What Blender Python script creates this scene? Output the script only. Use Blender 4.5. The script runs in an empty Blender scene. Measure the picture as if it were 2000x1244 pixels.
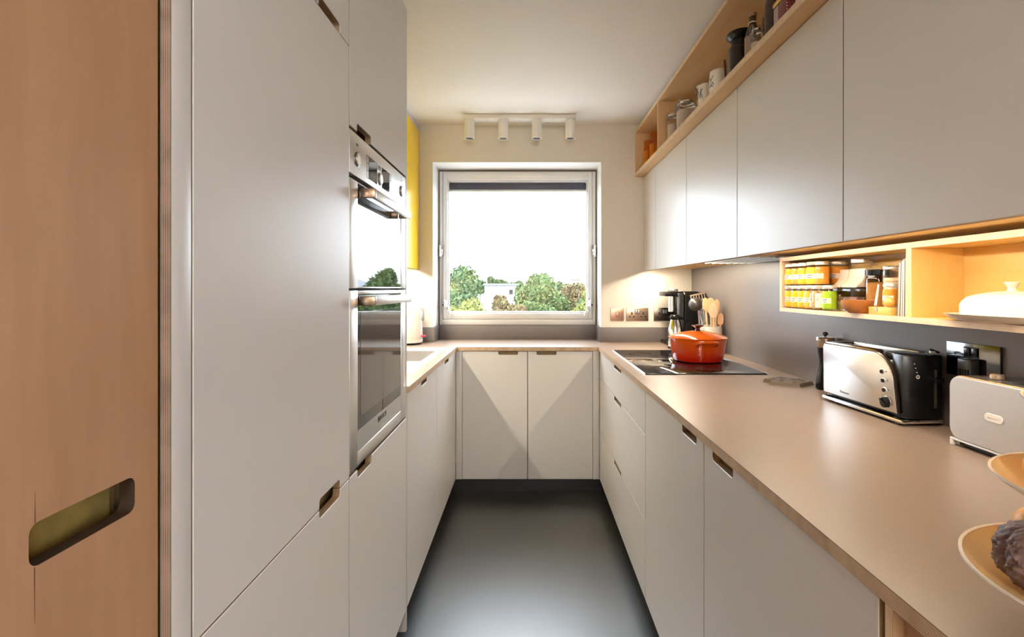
import bpy, bmesh, math, random
from mathutils import Vector, Matrix
R = math.radians
PI = math.pi
scene = bpy.context.scene
C = scene.collection

# ------------------------------------------------------------------ camera, sky, exposure
CAM_Z = 1.28
cd = bpy.data.cameras.new('camera'); cam = bpy.data.objects.new('camera', cd); C.objects.link(cam)
cam.location = (0, 0, CAM_Z); cam.rotation_euler = (R(90), 0, 0)
cd.sensor_fit = 'HORIZONTAL'; cd.sensor_width = 36.0; cd.lens = 18.0
cd.shift_x = -30.5 / 2000.0; cd.shift_y = -59.0 / 2000.0
cd.clip_start = 0.02; cd.clip_end = 1000
scene.camera = cam
scene.view_settings.view_transform = 'Standard'
scene.view_settings.look = 'None'
scene.view_settings.gamma = 1.0
scene.view_settings.use_curve_mapping = False
scene.view_settings.exposure = 2.38
scene.cycles.use_denoising = True
scene.cycles.max_bounces = 10
scene.cycles.diffuse_bounces = 5
scene.cycles.glossy_bounces = 5
scene.cycles.transmission_bounces = 6
scene.cycles.transparent_max_bounces = 16
scene.cycles.sample_clamp_indirect = 6.0
scene.cycles.caustics_reflective = False
scene.cycles.caustics_refractive = False

SKY = 2.8          # even overcast sky
w = bpy.data.worlds.new('sky'); scene.world = w; w.use_nodes = True
bg = w.node_tree.nodes['Background']
bg.inputs[0].default_value = (0.88, 0.95, 1.06, 1); bg.inputs[1].default_value = SKY

LED_SPICE = 20.0
LED_RIGHT = 50.0   # emission strength of the warm under-cabinet strips
LED_LEFT = 57.0
WARM = (1.0, 0.855, 0.66, 1)

def portal(name, loc, rot, sx, sy):
    l = bpy.data.lights.new(name, 'AREA'); l.shape = 'RECTANGLE'; l.size = sx; l.size_y = sy
    l.cycles.is_portal = True
    o = bpy.data.objects.new(name, l); C.objects.link(o); o.location = loc; o.rotation_euler = rot
portal('window_portal', (-0.075, 3.75, 1.58), (R(-90), 0, 0), 1.05, 1.0)
portal('fill_window_portal', (1.18, -1.55, 1.45), (0, R(-90), 0), 1.0, 1.1)

# ------------------------------------------------------------------ materials
MATS = {}
def newmat(name):
    m = bpy.data.materials.new(name); m.use_nodes = True
    nt = m.node_tree; b = nt.nodes['Principled BSDF']
    MATS[name] = m
    return m, nt, b
def N(nt, typ, **kw):
    n = nt.nodes.new(typ)
    for k, v in kw.items():
        setattr(n, k, v)
    return n
def setin(node, **kw):
    for k, v in kw.items():
        node.inputs[k.replace('_', ' ')].default_value = v
def plain(name, col, rough=0.5, metal=0.0, spec=0.5, emit=None, var=0.0, scale=20.0, bump=0.0, bscale=80.0, stretch=(1,1,1), coat=0.0, aniso=0.0):
    m, nt, b = newmat(name)
    setin(b, Base_Color=(*col, 1), Roughness=rough, Metallic=metal)
    b.inputs['Specular IOR Level'].default_value = spec
    if coat: b.inputs['Coat Weight'].default_value = coat; b.inputs['Coat Roughness'].default_value = 0.05
    if emit: b.inputs['Emission Color'].default_value = (*emit[0], 1); b.inputs['Emission Strength'].default_value = emit[1]
    if var or bump:
        tc = N(nt, 'ShaderNodeTexCoord'); mp = N(nt, 'ShaderNodeMapping'); mp.inputs['Scale'].default_value = stretch
        nt.links.new(tc.outputs['Object'], mp.inputs[0])
        if var:
            no = N(nt, 'ShaderNodeTexNoise'); no.inputs['Scale'].default_value = scale; no.inputs['Detail'].default_value = 5
            nt.links.new(mp.outputs[0], no.inputs['Vector'])
            mx = N(nt, 'ShaderNodeMixRGB'); mx.blend_type = 'MIX'
            mx.inputs[1].default_value = (*[c * (1 - var) for c in col], 1); mx.inputs[2].default_value = (*[min(1, c * (1 + var)) for c in col], 1)
            nt.links.new(no.outputs['Fac'], mx.inputs[0]); nt.links.new(mx.outputs[0], b.inputs['Base Color'])
        if bump:
            nb = N(nt, 'ShaderNodeTexNoise'); nb.inputs['Scale'].default_value = bscale; nb.inputs['Detail'].default_value = 4
            nt.links.new(mp.outputs[0], nb.inputs['Vector'])
            bp = N(nt, 'ShaderNodeBump'); bp.inputs['Strength'].default_value = bump; bp.inputs['Distance'].default_value = 0.002
            nt.links.new(nb.outputs['Fac'], bp.inputs['Height']); nt.links.new(bp.outputs[0], b.inputs['Normal'])
    return m
def ply_face(name, c1, c2, axis='z', rough=0.4, scale=6.0):
    """birch veneer: long soft grain along one axis"""
    m, nt, b = newmat(name); b.inputs['Roughness'].default_value = rough
    tc = N(nt, 'ShaderNodeTexCoord'); mp = N(nt, 'ShaderNodeMapping')
    s = {'x': (0.12, 1, 1), 'y': (1, 0.12, 1), 'z': (1, 1, 0.12)}[axis]
    mp.inputs['Scale'].default_value = s
    nt.links.new(tc.outputs['Object'], mp.inputs[0])
    n1 = N(nt, 'ShaderNodeTexNoise'); setin(n1, Scale=scale, Detail=6.0, Distortion=1.2)
    n2 = N(nt, 'ShaderNodeTexNoise'); setin(n2, Scale=scale * 14, Detail=3.0)
    nt.links.new(mp.outputs[0], n1.inputs['Vector']); nt.links.new(mp.outputs[0], n2.inputs['Vector'])
    mx = N(nt, 'ShaderNodeMixRGB'); mx.inputs[0].default_value = 0.25
    nt.links.new(n1.outputs['Fac'], mx.inputs[1]); nt.links.new(n2.outputs['Fac'], mx.inputs[2])
    cr = N(nt, 'ShaderNodeValToRGB'); cr.color_ramp.elements[0].position = 0.3; cr.color_ramp.elements[1].position = 0.7
    cr.color_ramp.elements[0].color = (*c1, 1); cr.color_ramp.elements[1].color = (*c2, 1)
    nt.links.new(mx.outputs[0], cr.inputs[0]); nt.links.new(cr.outputs[0], b.inputs['Base Color'])
    return m
def ply_edge(name, axis, pitch=0.0028, c1=(0.30, 0.185, 0.10), c2=(0.62, 0.46, 0.30)):
    """end-grain layers of plywood: stripes across the sheet's thickness"""
    m, nt, b = newmat(name); b.inputs['Roughness'].default_value = 0.5
    tc = N(nt, 'ShaderNodeTexCoord'); sep = N(nt, 'ShaderNodeSeparateXYZ')
    geo = N(nt, 'ShaderNodeNewGeometry')
    nt.links.new(geo.outputs['Position'], sep.inputs[0])
    mul = N(nt, 'ShaderNodeMath', operation='MULTIPLY'); mul.inputs[1].default_value = 2 * PI / pitch
    nt.links.new(sep.outputs['XYZ'.index(axis.upper())], mul.inputs[0])
    sn = N(nt, 'ShaderNodeMath', operation='SINE'); nt.links.new(mul.outputs[0], sn.inputs[0])
    no = N(nt, 'ShaderNodeTexNoise'); setin(no, Scale=30.0, Detail=3.0); nt.links.new(geo.outputs['Position'], no.inputs['Vector'])
    ad = N(nt, 'ShaderNodeMath', operation='MULTIPLY_ADD'); ad.inputs[1].default_value = 0.32; ad.inputs[2].default_value = 0.1
    nt.links.new(sn.outputs[0], ad.inputs[0])
    ad2 = N(nt, 'ShaderNodeMath', operation='ADD'); nt.links.new(ad.outputs[0], ad2.inputs[0]); nt.links.new(no.outputs['Fac'], ad2.inputs[1])
    cr = N(nt, 'ShaderNodeValToRGB'); cr.color_ramp.elements[0].position = 0.15; cr.color_ramp.elements[1].position = 0.85
    cr.color_ramp.elements[0].color = (*c1, 1); cr.color_ramp.elements[1].color = (*c2, 1)
    nt.links.new(ad2.outputs[0], cr.inputs[0]); nt.links.new(cr.outputs[0], b.inputs['Base Color'])
    return m
def laminate(name, col, rough=0.33, spec=0.5, streak=0.06):
    """satin laminate with fine vertical streaks in its sheen"""
    m, nt, b = newmat(name); setin(b, Base_Color=(*col, 1), Roughness=rough); b.inputs['Specular IOR Level'].default_value = spec
    tc = N(nt, 'ShaderNodeNewGeometry'); mp = N(nt, 'ShaderNodeMapping'); mp.inputs['Scale'].default_value = (260, 260, 3.0)
    nt.links.new(tc.outputs['Position'], mp.inputs[0])
    no = N(nt, 'ShaderNodeTexNoise'); setin(no, Scale=1.0, Detail=3.0); nt.links.new(mp.outputs[0], no.inputs['Vector'])
    mr = N(nt, 'ShaderNodeMapRange'); setin(mr, To_Min=rough - streak, To_Max=rough + streak)
    nt.links.new(no.outputs['Fac'], mr.inputs[0]); nt.links.new(mr.outputs[0], b.inputs['Roughness'])
    bp = N(nt, 'ShaderNodeBump'); setin(bp, Strength=0.004, Distance=0.001)
    nt.links.new(no.outputs['Fac'], bp.inputs['Height']); nt.links.new(bp.outputs[0], b.inputs['Normal'])
    return m
def clear(name, tint=(1, 1, 1), ior=1.45, rough=0.0, base=0.0):
    """thin clear pane or glass wall: passes light straight, mirrors by Fresnel"""
    m = bpy.data.materials.new(name); m.use_nodes = True; nt = m.node_tree; MATS[name] = m
    nt.nodes.remove(nt.nodes['Principled BSDF']); out = nt.nodes['Material Output']
    tr = N(nt, 'ShaderNodeBsdfTransparent'); tr.inputs[0].default_value = (*tint, 1)
    gl = N(nt, 'ShaderNodeBsdfGlossy'); gl.inputs['Roughness'].default_value = rough
    lw = N(nt, 'ShaderNodeLayerWeight'); lw.inputs[0].default_value = 0.5
    pw = N(nt, 'ShaderNodeMath', operation='POWER'); pw.inputs[1].default_value = 4.0
    ma = N(nt, 'ShaderNodeMath', operation='MULTIPLY_ADD'); ma.inputs[1].default_value = 0.85; ma.inputs[2].default_value = 0.035
    nt.links.new(lw.outputs['Facing'], pw.inputs[0]); nt.links.new(pw.outputs[0], ma.inputs[0])
    mx = N(nt, 'ShaderNodeMixShader')
    nt.links.new(ma.outputs[0], mx.inputs[0]); nt.links.new(tr.outputs[0], mx.inputs[1]); nt.links.new(gl.outputs[0], mx.inputs[2])
    nt.links.new(mx.outputs[0], out.inputs[0])
    return m
def emitter(name, col, s):
    m = bpy.data.materials.new(name); m.use_nodes = True; nt = m.node_tree; MATS[name] = m
    nt.nodes.remove(nt.nodes['Principled BSDF'])
    e = N(nt, 'ShaderNodeEmission'); e.inputs[0].default_value = col; e.inputs[1].default_value = s
    nt.links.new(e.outputs[0], nt.nodes['Material Output'].inputs[0])
    return m

DOOR = laminate('door_laminate', (0.67, 0.65, 0.63), 0.35, spec=0.30, streak=0.035)
YELLOW = laminate('yellow_laminate', (0.88, 0.58, 0.0), 0.22)
TOP = plain('worktop_laminate', (0.285, 0.212, 0.163), 0.36, var=0.04, scale=60)
SPLASH = plain('splash_laminate', (0.165, 0.143, 0.135), 0.36, var=0.05, scale=9)
PLY_Z = ply_face('plywood_upright', (0.40, 0.21, 0.11), (0.54, 0.31, 0.18), 'z', scale=4.0)
PLY_Y = ply_face('plywood_lengthwise', (0.62, 0.37, 0.17), (0.78, 0.53, 0.29), 'y', scale=9)
PLY_IN = ply_face('plywood_inside', (0.72, 0.48, 0.15), (0.82, 0.58, 0.24), 'y', scale=9)
EDGE_Z = ply_edge('plywood_edge_flat', 'z')
EDGE_SHADED = ply_edge('plywood_edge_shaded', 'x', c1=(0.16, 0.105, 0.075), c2=(0.36, 0.25, 0.185))  # darker layers: shade on the filler's near edge put into the colour
EDGE_L = ply_edge('plywood_edge_pale', 'z', c1=(0.55, 0.36, 0.2), c2=(0.80, 0.62, 0.42))
EDGE_LY = ply_edge('plywood_edge_pale_upright', 'y', c1=(0.55, 0.36, 0.2), c2=(0.80, 0.62, 0.42))
CARC = plain('carcass_wood', (0.30, 0.185, 0.075), 0.5, var=0.3, scale=25)
DEDGE = plain('door_plywood_edge', (0.33, 0.21, 0.11), 0.55, var=0.2, scale=30)
BACKING = plain('handle_backing_wood', (0.24, 0.165, 0.075), 0.5, var=0.35, scale=40)
BRASSY = plain('handle_cup_brass', (0.50, 0.36, 0.11), 0.45, metal=0.3, var=0.4, scale=45)
WALL = plain('wall_paint', (0.75, 0.70, 0.625), 0.6, bump=0.03, bscale=160)
CEIL = plain('ceiling_paint', (0.88, 0.86, 0.82), 0.6, bump=0.03, bscale=160)
WHITE = plain('white_gloss_paint', (0.82, 0.79, 0.74), 0.3)
REVEAL = plain('reveal_daylit_tone', (0.80, 0.79, 0.77), 0.5)  # whiter than the walls: daylight on the reveals put into the colour
PLINTH = plain('plinth_black', (0.012, 0.011, 0.010), 0.5)
STEEL = plain('brushed_steel', (0.78, 0.77, 0.76), 0.34, metal=1.0)
STEEL_R = plain('satin_steel', (0.58, 0.57, 0.56), 0.36, metal=1.0)
CHROME = plain('chrome', (0.75, 0.74, 0.72), 0.08, metal=1.0)
BRONZE = plain('bronze_metal', (0.36, 0.25, 0.17), 0.3, metal=1.0)
BLACKN = plain('black_nickel', (0.12, 0.12, 0.125), 0.13, metal=1.0)
BLACK = plain('black_plastic', (0.006, 0.006, 0.007), 0.25, spec=0.3)
BLACK_M = plain('black_matt', (0.014, 0.013, 0.013), 0.6)
DARKGLASS = plain('dark_oven_glass', (0.03, 0.028, 0.027), 0.02, spec=1.0)
HOBGLASS = plain('hob_glass', (0.006, 0.006, 0.007), 0.025, spec=0.7)
CERAMIC = plain('cream_ceramic', (0.80, 0.74, 0.65), 0.2, coat=0.5)
WHITEPL = plain('white_plastic', (0.80, 0.77, 0.73), 0.25)
GLASS = clear('clear_glass')
PANE = clear('window_pane', (0.97, 0.99, 0.985))
AMBERG = clear('amber_glass', (0.95, 0.62, 0.12))
GREY = plain('grey_plastic', (0.25, 0.26, 0.27), 0.4)
RED = plain('red_plastic', (0.65, 0.03, 0.06), 0.3)
BEECH = plain('beech_wood', (0.68, 0.45, 0.24), 0.5, var=0.12, scale=12, stretch=(6, 6, 1))
INK = plain('print_ink', (0.05, 0.045, 0.04), 0.6)
PAPER = plain('label_paper', (0.80, 0.72, 0.60), 0.6)
FLOORM = None
def make_floor():
    m, nt, b = newmat('floor_rubber'); b.inputs['Specular IOR Level'].default_value = 1.0; b.inputs['Coat Weight'].default_value = 1.0; b.inputs['Coat Roughness'].default_value = 0.37; b.inputs['Coat IOR'].default_value = 1.85
    g = N(nt, 'ShaderNodeNewGeometry')
    n1 = N(nt, 'ShaderNodeTexNoise'); setin(n1, Scale=2.2, Detail=8.0, Roughness=0.65)
    n2 = N(nt, 'ShaderNodeTexNoise'); setin(n2, Scale=140.0, Detail=2.0)
    mp = N(nt, 'ShaderNodeMapping'); mp.inputs['Scale'].default_value = (9, 40, 1); mp.inputs['Rotation'].default_value = (0, 0, 0.5)
    n3 = N(nt, 'ShaderNodeTexNoise'); setin(n3, Scale=1.2, Detail=6.0, Roughness=0.7)
    nt.links.new(g.outputs['Position'], mp.inputs[0])
    for n in (n1, n2): nt.links.new(g.outputs['Position'], n.inputs['Vector'])
    nt.links.new(mp.outputs[0], n3.inputs['Vector'])
    cr = N(nt, 'ShaderNodeValToRGB'); cr.color_ramp.elements[0].position = 0.3; cr.color_ramp.elements[1].position = 0.75
    cr.color_ramp.elements[0].color = (0.010, 0.008, 0.006, 1); cr.color_ramp.elements[1].color = (0.021, 0.018, 0.015, 1)
    nt.links.new(n1.outputs['Fac'], cr.inputs[0]); nt.links.new(cr.outputs[0], b.inputs['Base Color'])
    mr = N(nt, 'ShaderNodeMapRange'); setin(mr, From_Min=0.3, From_Max=0.7, To_Min=0.36, To_Max=0.42)
    nt.links.new(n3.outputs['Fac'], mr.inputs[0]); nt.links.new(mr.outputs[0], b.inputs['Roughness'])
    ad = N(nt, 'ShaderNodeMath', operation='MULTIPLY_ADD'); ad.inputs[1].default_value = 0.35
    nt.links.new(n2.outputs['Fac'], ad.inputs[0]); nt.links.new(n3.outputs['Fac'], ad.inputs[2])
    bp = N(nt, 'ShaderNodeBump'); setin(bp, Strength=0.035, Distance=0.002)
    nt.links.new(ad.outputs[0], bp.inputs['Height']); nt.links.new(bp.outputs[0], b.inputs['Normal'])
    return m
FLOORM = make_floor()

# ------------------------------------------------------------------ mesh helpers
class M:
    def __init__(s): s.bm = bmesh.new()
    def box(s, x0, x1, y0, y1, z0, z1, bev=0.0, seg=2):
        b = bmesh.new() if bev else s.bm
        r = bmesh.ops.create_cube(b, size=1.0)
        for v in r['verts']:
            v.co = Vector(((x0 + x1) / 2 + v.co.x * (x1 - x0), (y0 + y1) / 2 + v.co.y * (y1 - y0), (z0 + z1) / 2 + v.co.z * (z1 - z0)))
        if bev:
            bmesh.ops.bevel(b, geom=b.edges[:], offset=bev, segments=seg, affect='EDGES', profile=0.5)
            s._join(b)
        return s
    def _join(s, b):
        me = bpy.data.meshes.new('tmp'); b.to_mesh(me); b.free(); s.bm.from_mesh(me); bpy.data.meshes.remove(me)
    def join(s, other, mat=None):
        me = bpy.data.meshes.new('tmp'); other.bm.to_mesh(me); other.bm.free()
        if mat is not None: me.transform(mat)
        s.bm.from_mesh(me); bpy.data.meshes.remove(me); return s
    def raw(s, verts, faces):
        vs = [s.bm.verts.new(v) for v in verts]
        for f in faces:
            try: s.bm.faces.new([vs[i] for i in f])
            except ValueError: pass
        return s
    def prism(s, poly, w0, w1, f, bev=0.0, seg=1, bothsides=False):
        b = bmesh.new()
        a = [b.verts.new(f(u, v, w0)) for u, v in poly]; c = [b.verts.new(f(u, v, w1)) for u, v in poly]
        n = len(poly)
        b.faces.new(a); b.faces.new(c[::-1])
        for i in range(n): b.faces.new((a[i], c[i], c[(i + 1) % n], a[(i + 1) % n]))
        bmesh.ops.recalc_face_normals(b, faces=b.faces[:])
        if bev:
            sa = set(a); sc = set(c)
            es = [e for e in b.edges if (e.verts[0] in sa and e.verts[1] in sa) or (bothsides and e.verts[0] in sc and e.verts[1] in sc)]
            bmesh.ops.bevel(b, geom=es, offset=bev, segments=seg, affect='EDGES', profile=0.5)
        s._join(b); return s
    def lathe(s, prof, c=(0, 0, 0), seg=32, a0=0.0, a1=2 * PI, sx=1.0, sy=1.0):
        full = abs(a1 - a0 - 2 * PI) < 1e-6
        k = seg if full else seg + 1
        rings = []
        for r, z in prof:
            if r < 1e-6 and full: rings.append([s.bm.verts.new((c[0], c[1], c[2] + z))])
            else: rings.append([s.bm.verts.new((c[0] + sx * r * math.cos(a0 + (a1 - a0) * i / seg), c[1] + sy * r * math.sin(a0 + (a1 - a0) * i / seg), c[2] + z)) for i in range(k)])
        for p, q in zip(rings, rings[1:]):
            for i in range(seg):
                j = (i + 1) % k
                vs = [p[0] if len(p) == 1 else p[i]]
                if len(p) > 1: vs.append(p[j])
                if len(q) > 1: vs.append(q[j])
                vs.append(q[0] if len(q) == 1 else q[i])
                if len(vs) > 2:
                    try: s.bm.faces.new(vs)
                    except ValueError: pass
        return s
    def cyl(s, c, r, h, axis='z', seg=24, r2=None, bev=0.0):
        r2 = r if r2 is None else r2
        m = M()
        if bev: m.lathe([(0, 0), (r - bev, 0), (r, bev), (r2, h - bev), (r2 - bev, h), (0, h)], seg=seg)
        else: m.lathe([(0, 0), (r, 0), (r2, h), (0, h)], seg=seg)
        rot = {'z': Matrix(), 'x': Matrix.Rotation(R(90), 4, 'Y'), 'y': Matrix.Rotation(R(-90), 4, 'X'), '-x': Matrix.Rotation(R(-90), 4, 'Y'), '-y': Matrix.Rotation(R(90), 4, 'X')}[axis]
        return s.join(m, Matrix.Translation(c) @ rot)
    def sphere(s, c, r, seg=24, rings=14):
        rx, ry, rz = (r, r, r) if not hasattr(r, '__len__') else r
        m = M(); m.lathe([(math.sin(PI * i / rings), -math.cos(PI * i / rings)) for i in range(rings + 1)], seg=seg)
        return s.join(m, Matrix.Translation(c) @ Matrix.Diagonal((rx, ry, rz, 1)))
    def tube(s, pts, r, seg=10, caps=True):
        pts = [Vector(p) for p in pts]; n = len(pts); rad = r if hasattr(r, '__len__') else [r] * n
        t0 = (pts[1] - pts[0]).normalized()
        up = Vector((0, 0, 1)) if abs(t0.z) < 0.9 else Vector((1, 0, 0))
        nx = t0.cross(up).normalized(); rings = []
        for i, p in enumerate(pts):
            t = (pts[min(i + 1, n - 1)] - pts[max(i - 1, 0)]).normalized()
            nx = (nx - t * nx.dot(t)).normalized(); ny = t.cross(nx)
            rings.append([s.bm.verts.new(p + (nx * math.cos(2 * PI * k / seg) + ny * math.sin(2 * PI * k / seg)) * rad[i]) for k in range(seg)])
        for a, b in zip(rings, rings[1:]):
            for k in range(seg): s.bm.faces.new((a[k], a[(k + 1) % seg], b[(k + 1) % seg], b[k]))
        if caps: s.bm.faces.new(rings[0][::-1]); s.bm.faces.new(rings[-1])
        return s
    def xf(s, mat): s.bm.transform(mat); return s
    def mesh(s, name, mat, angle=35, flat=False):
        bmesh.ops.recalc_face_normals(s.bm, faces=s.bm.faces[:])
        me = bpy.data.meshes.new(name); s.bm.to_mesh(me); s.bm.free()
        if mat: me.materials.append(mat)
        if not flat:
            me.polygons.foreach_set('use_smooth', [True] * len(me.polygons))
            me.set_sharp_from_angle(angle=R(angle))
        return me

BASE = {}
def thing(name, label, cat, loc=(0, 0, 0), rz=0.0, group=None, local=False):
    o = bpy.data.objects.new(name, None); C.objects.link(o); o.location = loc; o.rotation_euler = (0, 0, rz)
    o.empty_display_size = 0.05
    o['label'] = label; o['category'] = cat
    if group: o['group'] = group
    BASE[o.name] = Vector((0, 0, 0)) if local else Vector(loc)
    return o
def part(parent, name, m, mat, label=None, kind=None, angle=35, flat=False):
    base = BASE[parent.name]
    if isinstance(m, M):
        if base.length: m.xf(Matrix.Translation(-base))
        me = m.mesh(name, mat, angle, flat)
    else: me = m
    o = bpy.data.objects.new(name, me); C.objects.link(o); o.parent = parent
    if label: o['label'] = label
    if kind: o['kind'] = kind
    BASE[o.name] = base
    return o
def solo(name, m, mat, label, cat, group=None, angle=35):
    me = m.mesh(name, mat, angle)
    xs = [v.co.x for v in me.vertices]; ys = [v.co.y for v in me.vertices]; zs = [v.co.z for v in me.vertices]
    b = Vector(((min(xs) + max(xs)) / 2, (min(ys) + max(ys)) / 2, min(zs)))
    me.transform(Matrix.Translation(-b))
    o = bpy.data.objects.new(name, me); C.objects.link(o); o.location = b
    o['label'] = label; o['category'] = cat
    if group: o['group'] = group
    BASE[o.name] = b
    return o
def struct(name, m, mat, label=None):
    o = bpy.data.objects.new(name, m.mesh(name, mat)); C.objects.link(o); o['kind'] = 'structure'
    if label: o['label'] = label
    BASE[o.name] = Vector((0, 0, 0))
    return o
def copy_tree(o, parent=None):
    c = o.copy(); C.objects.link(c); c.parent = parent; BASE[c.name] = BASE.get(o.name, Vector((0, 0, 0)))
    for ch in list(o.children): copy_tree(ch, c)
    return c
def text_mesh(txt, size, extrude=0.0003):
    cu = bpy.data.curves.new('txt', 'FONT'); cu.body = txt; cu.size = size; cu.extrude = extrude; cu.align_x = 'CENTER'; cu.align_y = 'CENTER'; cu.resolution_u = 3
    ob = bpy.data.objects.new('txt', cu); C.objects.link(ob)
    bpy.context.view_layer.update()
    me = bpy.data.meshes.new_from_object(ob.evaluated_get(bpy.context.evaluated_depsgraph_get()))
    bpy.data.objects.remove(ob); bpy.data.curves.remove(cu)
    m = M(); m.bm.from_mesh(me); bpy.data.meshes.remove(me); return m
def frame(origin, right, up):
    r = Vector(right).normalized(); u = Vector(up).normalized(); n = r.cross(u)
    mt = Matrix((r, u, n)).transposed().to_4x4(); mt.translation = Vector(origin); return mt
def rrect(u0, u1, v0, v1, r, k=5):
    P = []
    for cx, cy, a in ((u1 - r, v0 + r, -90), (u1 - r, v1 - r, 0), (u0 + r, v1 - r, 90), (u0 + r, v0 + r, 180)):
        for i in range(k + 1):
            t = R(a + 90.0 * i / k); P.append((cx + r * math.cos(t), cy + r * math.sin(t)))
    return P
SIDE = {'L': lambda u, v, w: (-0.445 - w, u, v), 'R': lambda u, v, w: (0.445 + w, u, v), 'B': lambda u, v, w: (u, 3.163 + w, v),
        'WR': lambda u, v, w: (0.785 + w, u, v), 'WL': lambda u, v, w: (-0.733 - w, u, v)}
def front(side, u0, u1, v0, v1, top=None, bot=None, th=0.018, g=0.0013, rr=0.008):
    """cabinet front; top/bot = (a, b, depth) of a routed finger notch in that edge"""
    u0 += g; u1 -= g; v0 += g; v1 -= g
    def arc(cx, cy, a0, a1, k=4): return [(cx + rr * math.cos(R(a0 + (a1 - a0) * i / k)), cy + rr * math.sin(R(a0 + (a1 - a0) * i / k))) for i in range(k + 1)]
    P = [(u0, v0)]
    if bot:
        a, b, d = bot
        P += [(a, v0)] + arc(a + rr, v0 + d - rr, 180, 90) + arc(b - rr, v0 + d - rr, 90, 0) + [(b, v0)]
    P += [(u1, v0), (u1, v1)]
    if top:
        a, b, d = top
        P += [(b, v1)] + arc(b - rr, v1 - d + rr, 0, -90) + arc(a + rr, v1 - d + rr, -90, -180) + [(a, v1)]
    P += [(u0, v1)]
    return M().prism(P, 0, th, SIDE[side], bev=0.0012)
def door(parent, name, side, *a, **k):
    """laminated front whose cut edges show the plywood core"""
    fac = k.pop('fac', DOOR)
    o = part(parent, name, front(side, *a, **k), fac)
    o.data.materials.append(DEDGE)
    ax = 1 if side == 'B' else 0
    for p in o.data.polygons:
        if abs(p.normal[ax]) < 0.3: p.material_index = 1
    return o
def sbox(side, u0, u1, v0, v1, w0, w1, bev=0.0):
    f = SIDE[side]; a = f(u0, v0, w0); b = f(u1, v1, w1)
    return M().box(min(a[0], b[0]), max(a[0], b[0]), min(a[1], b[1]), max(a[1], b[1]), v0, v1, bev)
# ------------------------------------------------------------------ the room
XL, XR, YB, ZC = -1.10, 1.115, 3.46, 2.382
ZU0 = 1.018
struct('floor', M().box(XL - 0.1, XR + 0.1, -3.1, 3.8, -0.06, 0.0), FLOORM)
struct('ceiling', M().box(XL - 0.1, XR + 0.1, -3.1, 3.8, ZC, ZC + 0.1), CEIL)
struct('wall_left', M().box(XL - 0.1, XL, -3.1, 3.8, 0, ZC), WALL)
WY0, WY1, WQ0, WQ1 = -2.15, -0.95, 0.90, 2.00     # unseen window added in the right wall to let in fill daylight
struct('wall_right', M().box(XR, XR + 0.1, WY1, 3.8, 0, ZC).box(XR, XR + 0.1, -3.1, WY0, 0, ZC).box(XR, XR + 0.1, WY0, WY1, 0, WQ0).box(XR, XR + 0.1, WY0, WY1, WQ1, ZC), WALL)
mb = M()
mb.box(XL, -0.642, YB, 3.8, 0, ZC).box(0.498, XR, YB, 3.8, 0, ZC).box(-0.642, 0.498, YB, 3.8, 2.133, ZC).box(-0.642, 0.498, YB, 3.8, 0, 0.885).box(-0.642, 0.498, 3.69, 3.8, 0.885, 1.018)
wb_ = struct('wall_back', mb, WALL)
part(wb_, 'reveal_daylit_sheet', M().box(-0.6418, -0.6405, YB + 0.0003, 3.684, ZU0, 2.1328), REVEAL)
part(wb_, 'reveal_daylit_sheet', M().box(0.4965, 0.4978, YB + 0.0003, 3.684, ZU0, 2.1328), REVEAL)
part(wb_, 'reveal_daylit_sheet', M().box(-0.6418, 0.4978, YB + 0.0003, 3.684, 2.1315, 2.1328), REVEAL)
struct('wall_rear', M().box(XL, XR, -3.1, -3.0, 0, ZC), WALL)
w2 = struct('fill_window', M().box(XR + 0.03, XR + 0.07, WY0, WY1, WQ0, WQ0 + 0.05).box(XR + 0.03, XR + 0.07, WY0, WY1, WQ1 - 0.05, WQ1).box(XR + 0.03, XR + 0.07, WY0, WY0 + 0.05, WQ0, WQ1).box(XR + 0.03, XR + 0.07, WY1 - 0.05, WY1, WQ0, WQ1), WHITE)
part(w2, 'pane', M().box(XR + 0.048, XR + 0.052, WY0 + 0.05, WY1 - 0.05, WQ0 + 0.05, WQ1 - 0.05), PANE)

# window over the sink run: fixed frame, pivoting sash, pane, fittings
def ring(x0, x1, z0, z1, t, y0, y1, bev=0.003, tt=None, tb=None):
    tt = t if tt is None else tt; tb = t if tb is None else tb
    m = M()
    m.box(x0, x0 + t, y0, y1, z0, z1, bev).box(x1 - t, x1, y0, y1, z0, z1, bev)
    m.box(x0 + t, x1 - t, y0, y1, z1 - tt, z1, bev).box(x0 + t, x1 - t, y0, y1, z0, z0 + tb, bev)
    return m
GASK = plain('window_gasket', (0.17, 0.14, 0.12), 0.6)
SASHM = plain('sash_paint', (0.78, 0.765, 0.745), 0.3)
win = struct('window_1', ring(-0.632, 0.488, 1.018, 2.118, 0.022, 3.676, 3.76, tb=0.040, tt=0.006), SASHM, 'white pivot window over the worktop')
part(win, 'gasket', ring(-0.642, 0.498, 1.018, 2.133, 0.010, 3.684, 3.76, bev=0.0, tt=0.015), GASK)
sash = part(win, 'sash', ring(-0.606, 0.462, 1.060, 2.111, 0.030, 3.670, 3.745, tt=0.052, tb=0.040), SASHM)
part(sash, 'glazing_bead', ring(-0.576, 0.432, 1.100, 2.059, 0.007, 3.690, 3.735, bev=0.002, tt=0.012, tb=0.012), SASHM)
part(win, 'pane', M().box(-0.569, 0.425, 3.716, 3.720, 1.107, 2.047), PANE)
BLUE = plain('blind_blue', (0.085, 0.085, 0.15), 0.5)
part(win, 'blind_cassette', M().box(-0.569, 0.425, 3.726, 3.75, 1.998, 2.047, 0.003), BLUE)
part(win, 'blind_bottom_bar', M().box(-0.569, 0.425, 3.724, 3.752, 1.984, 1.998, 0.002), WHITEPL)
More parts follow.
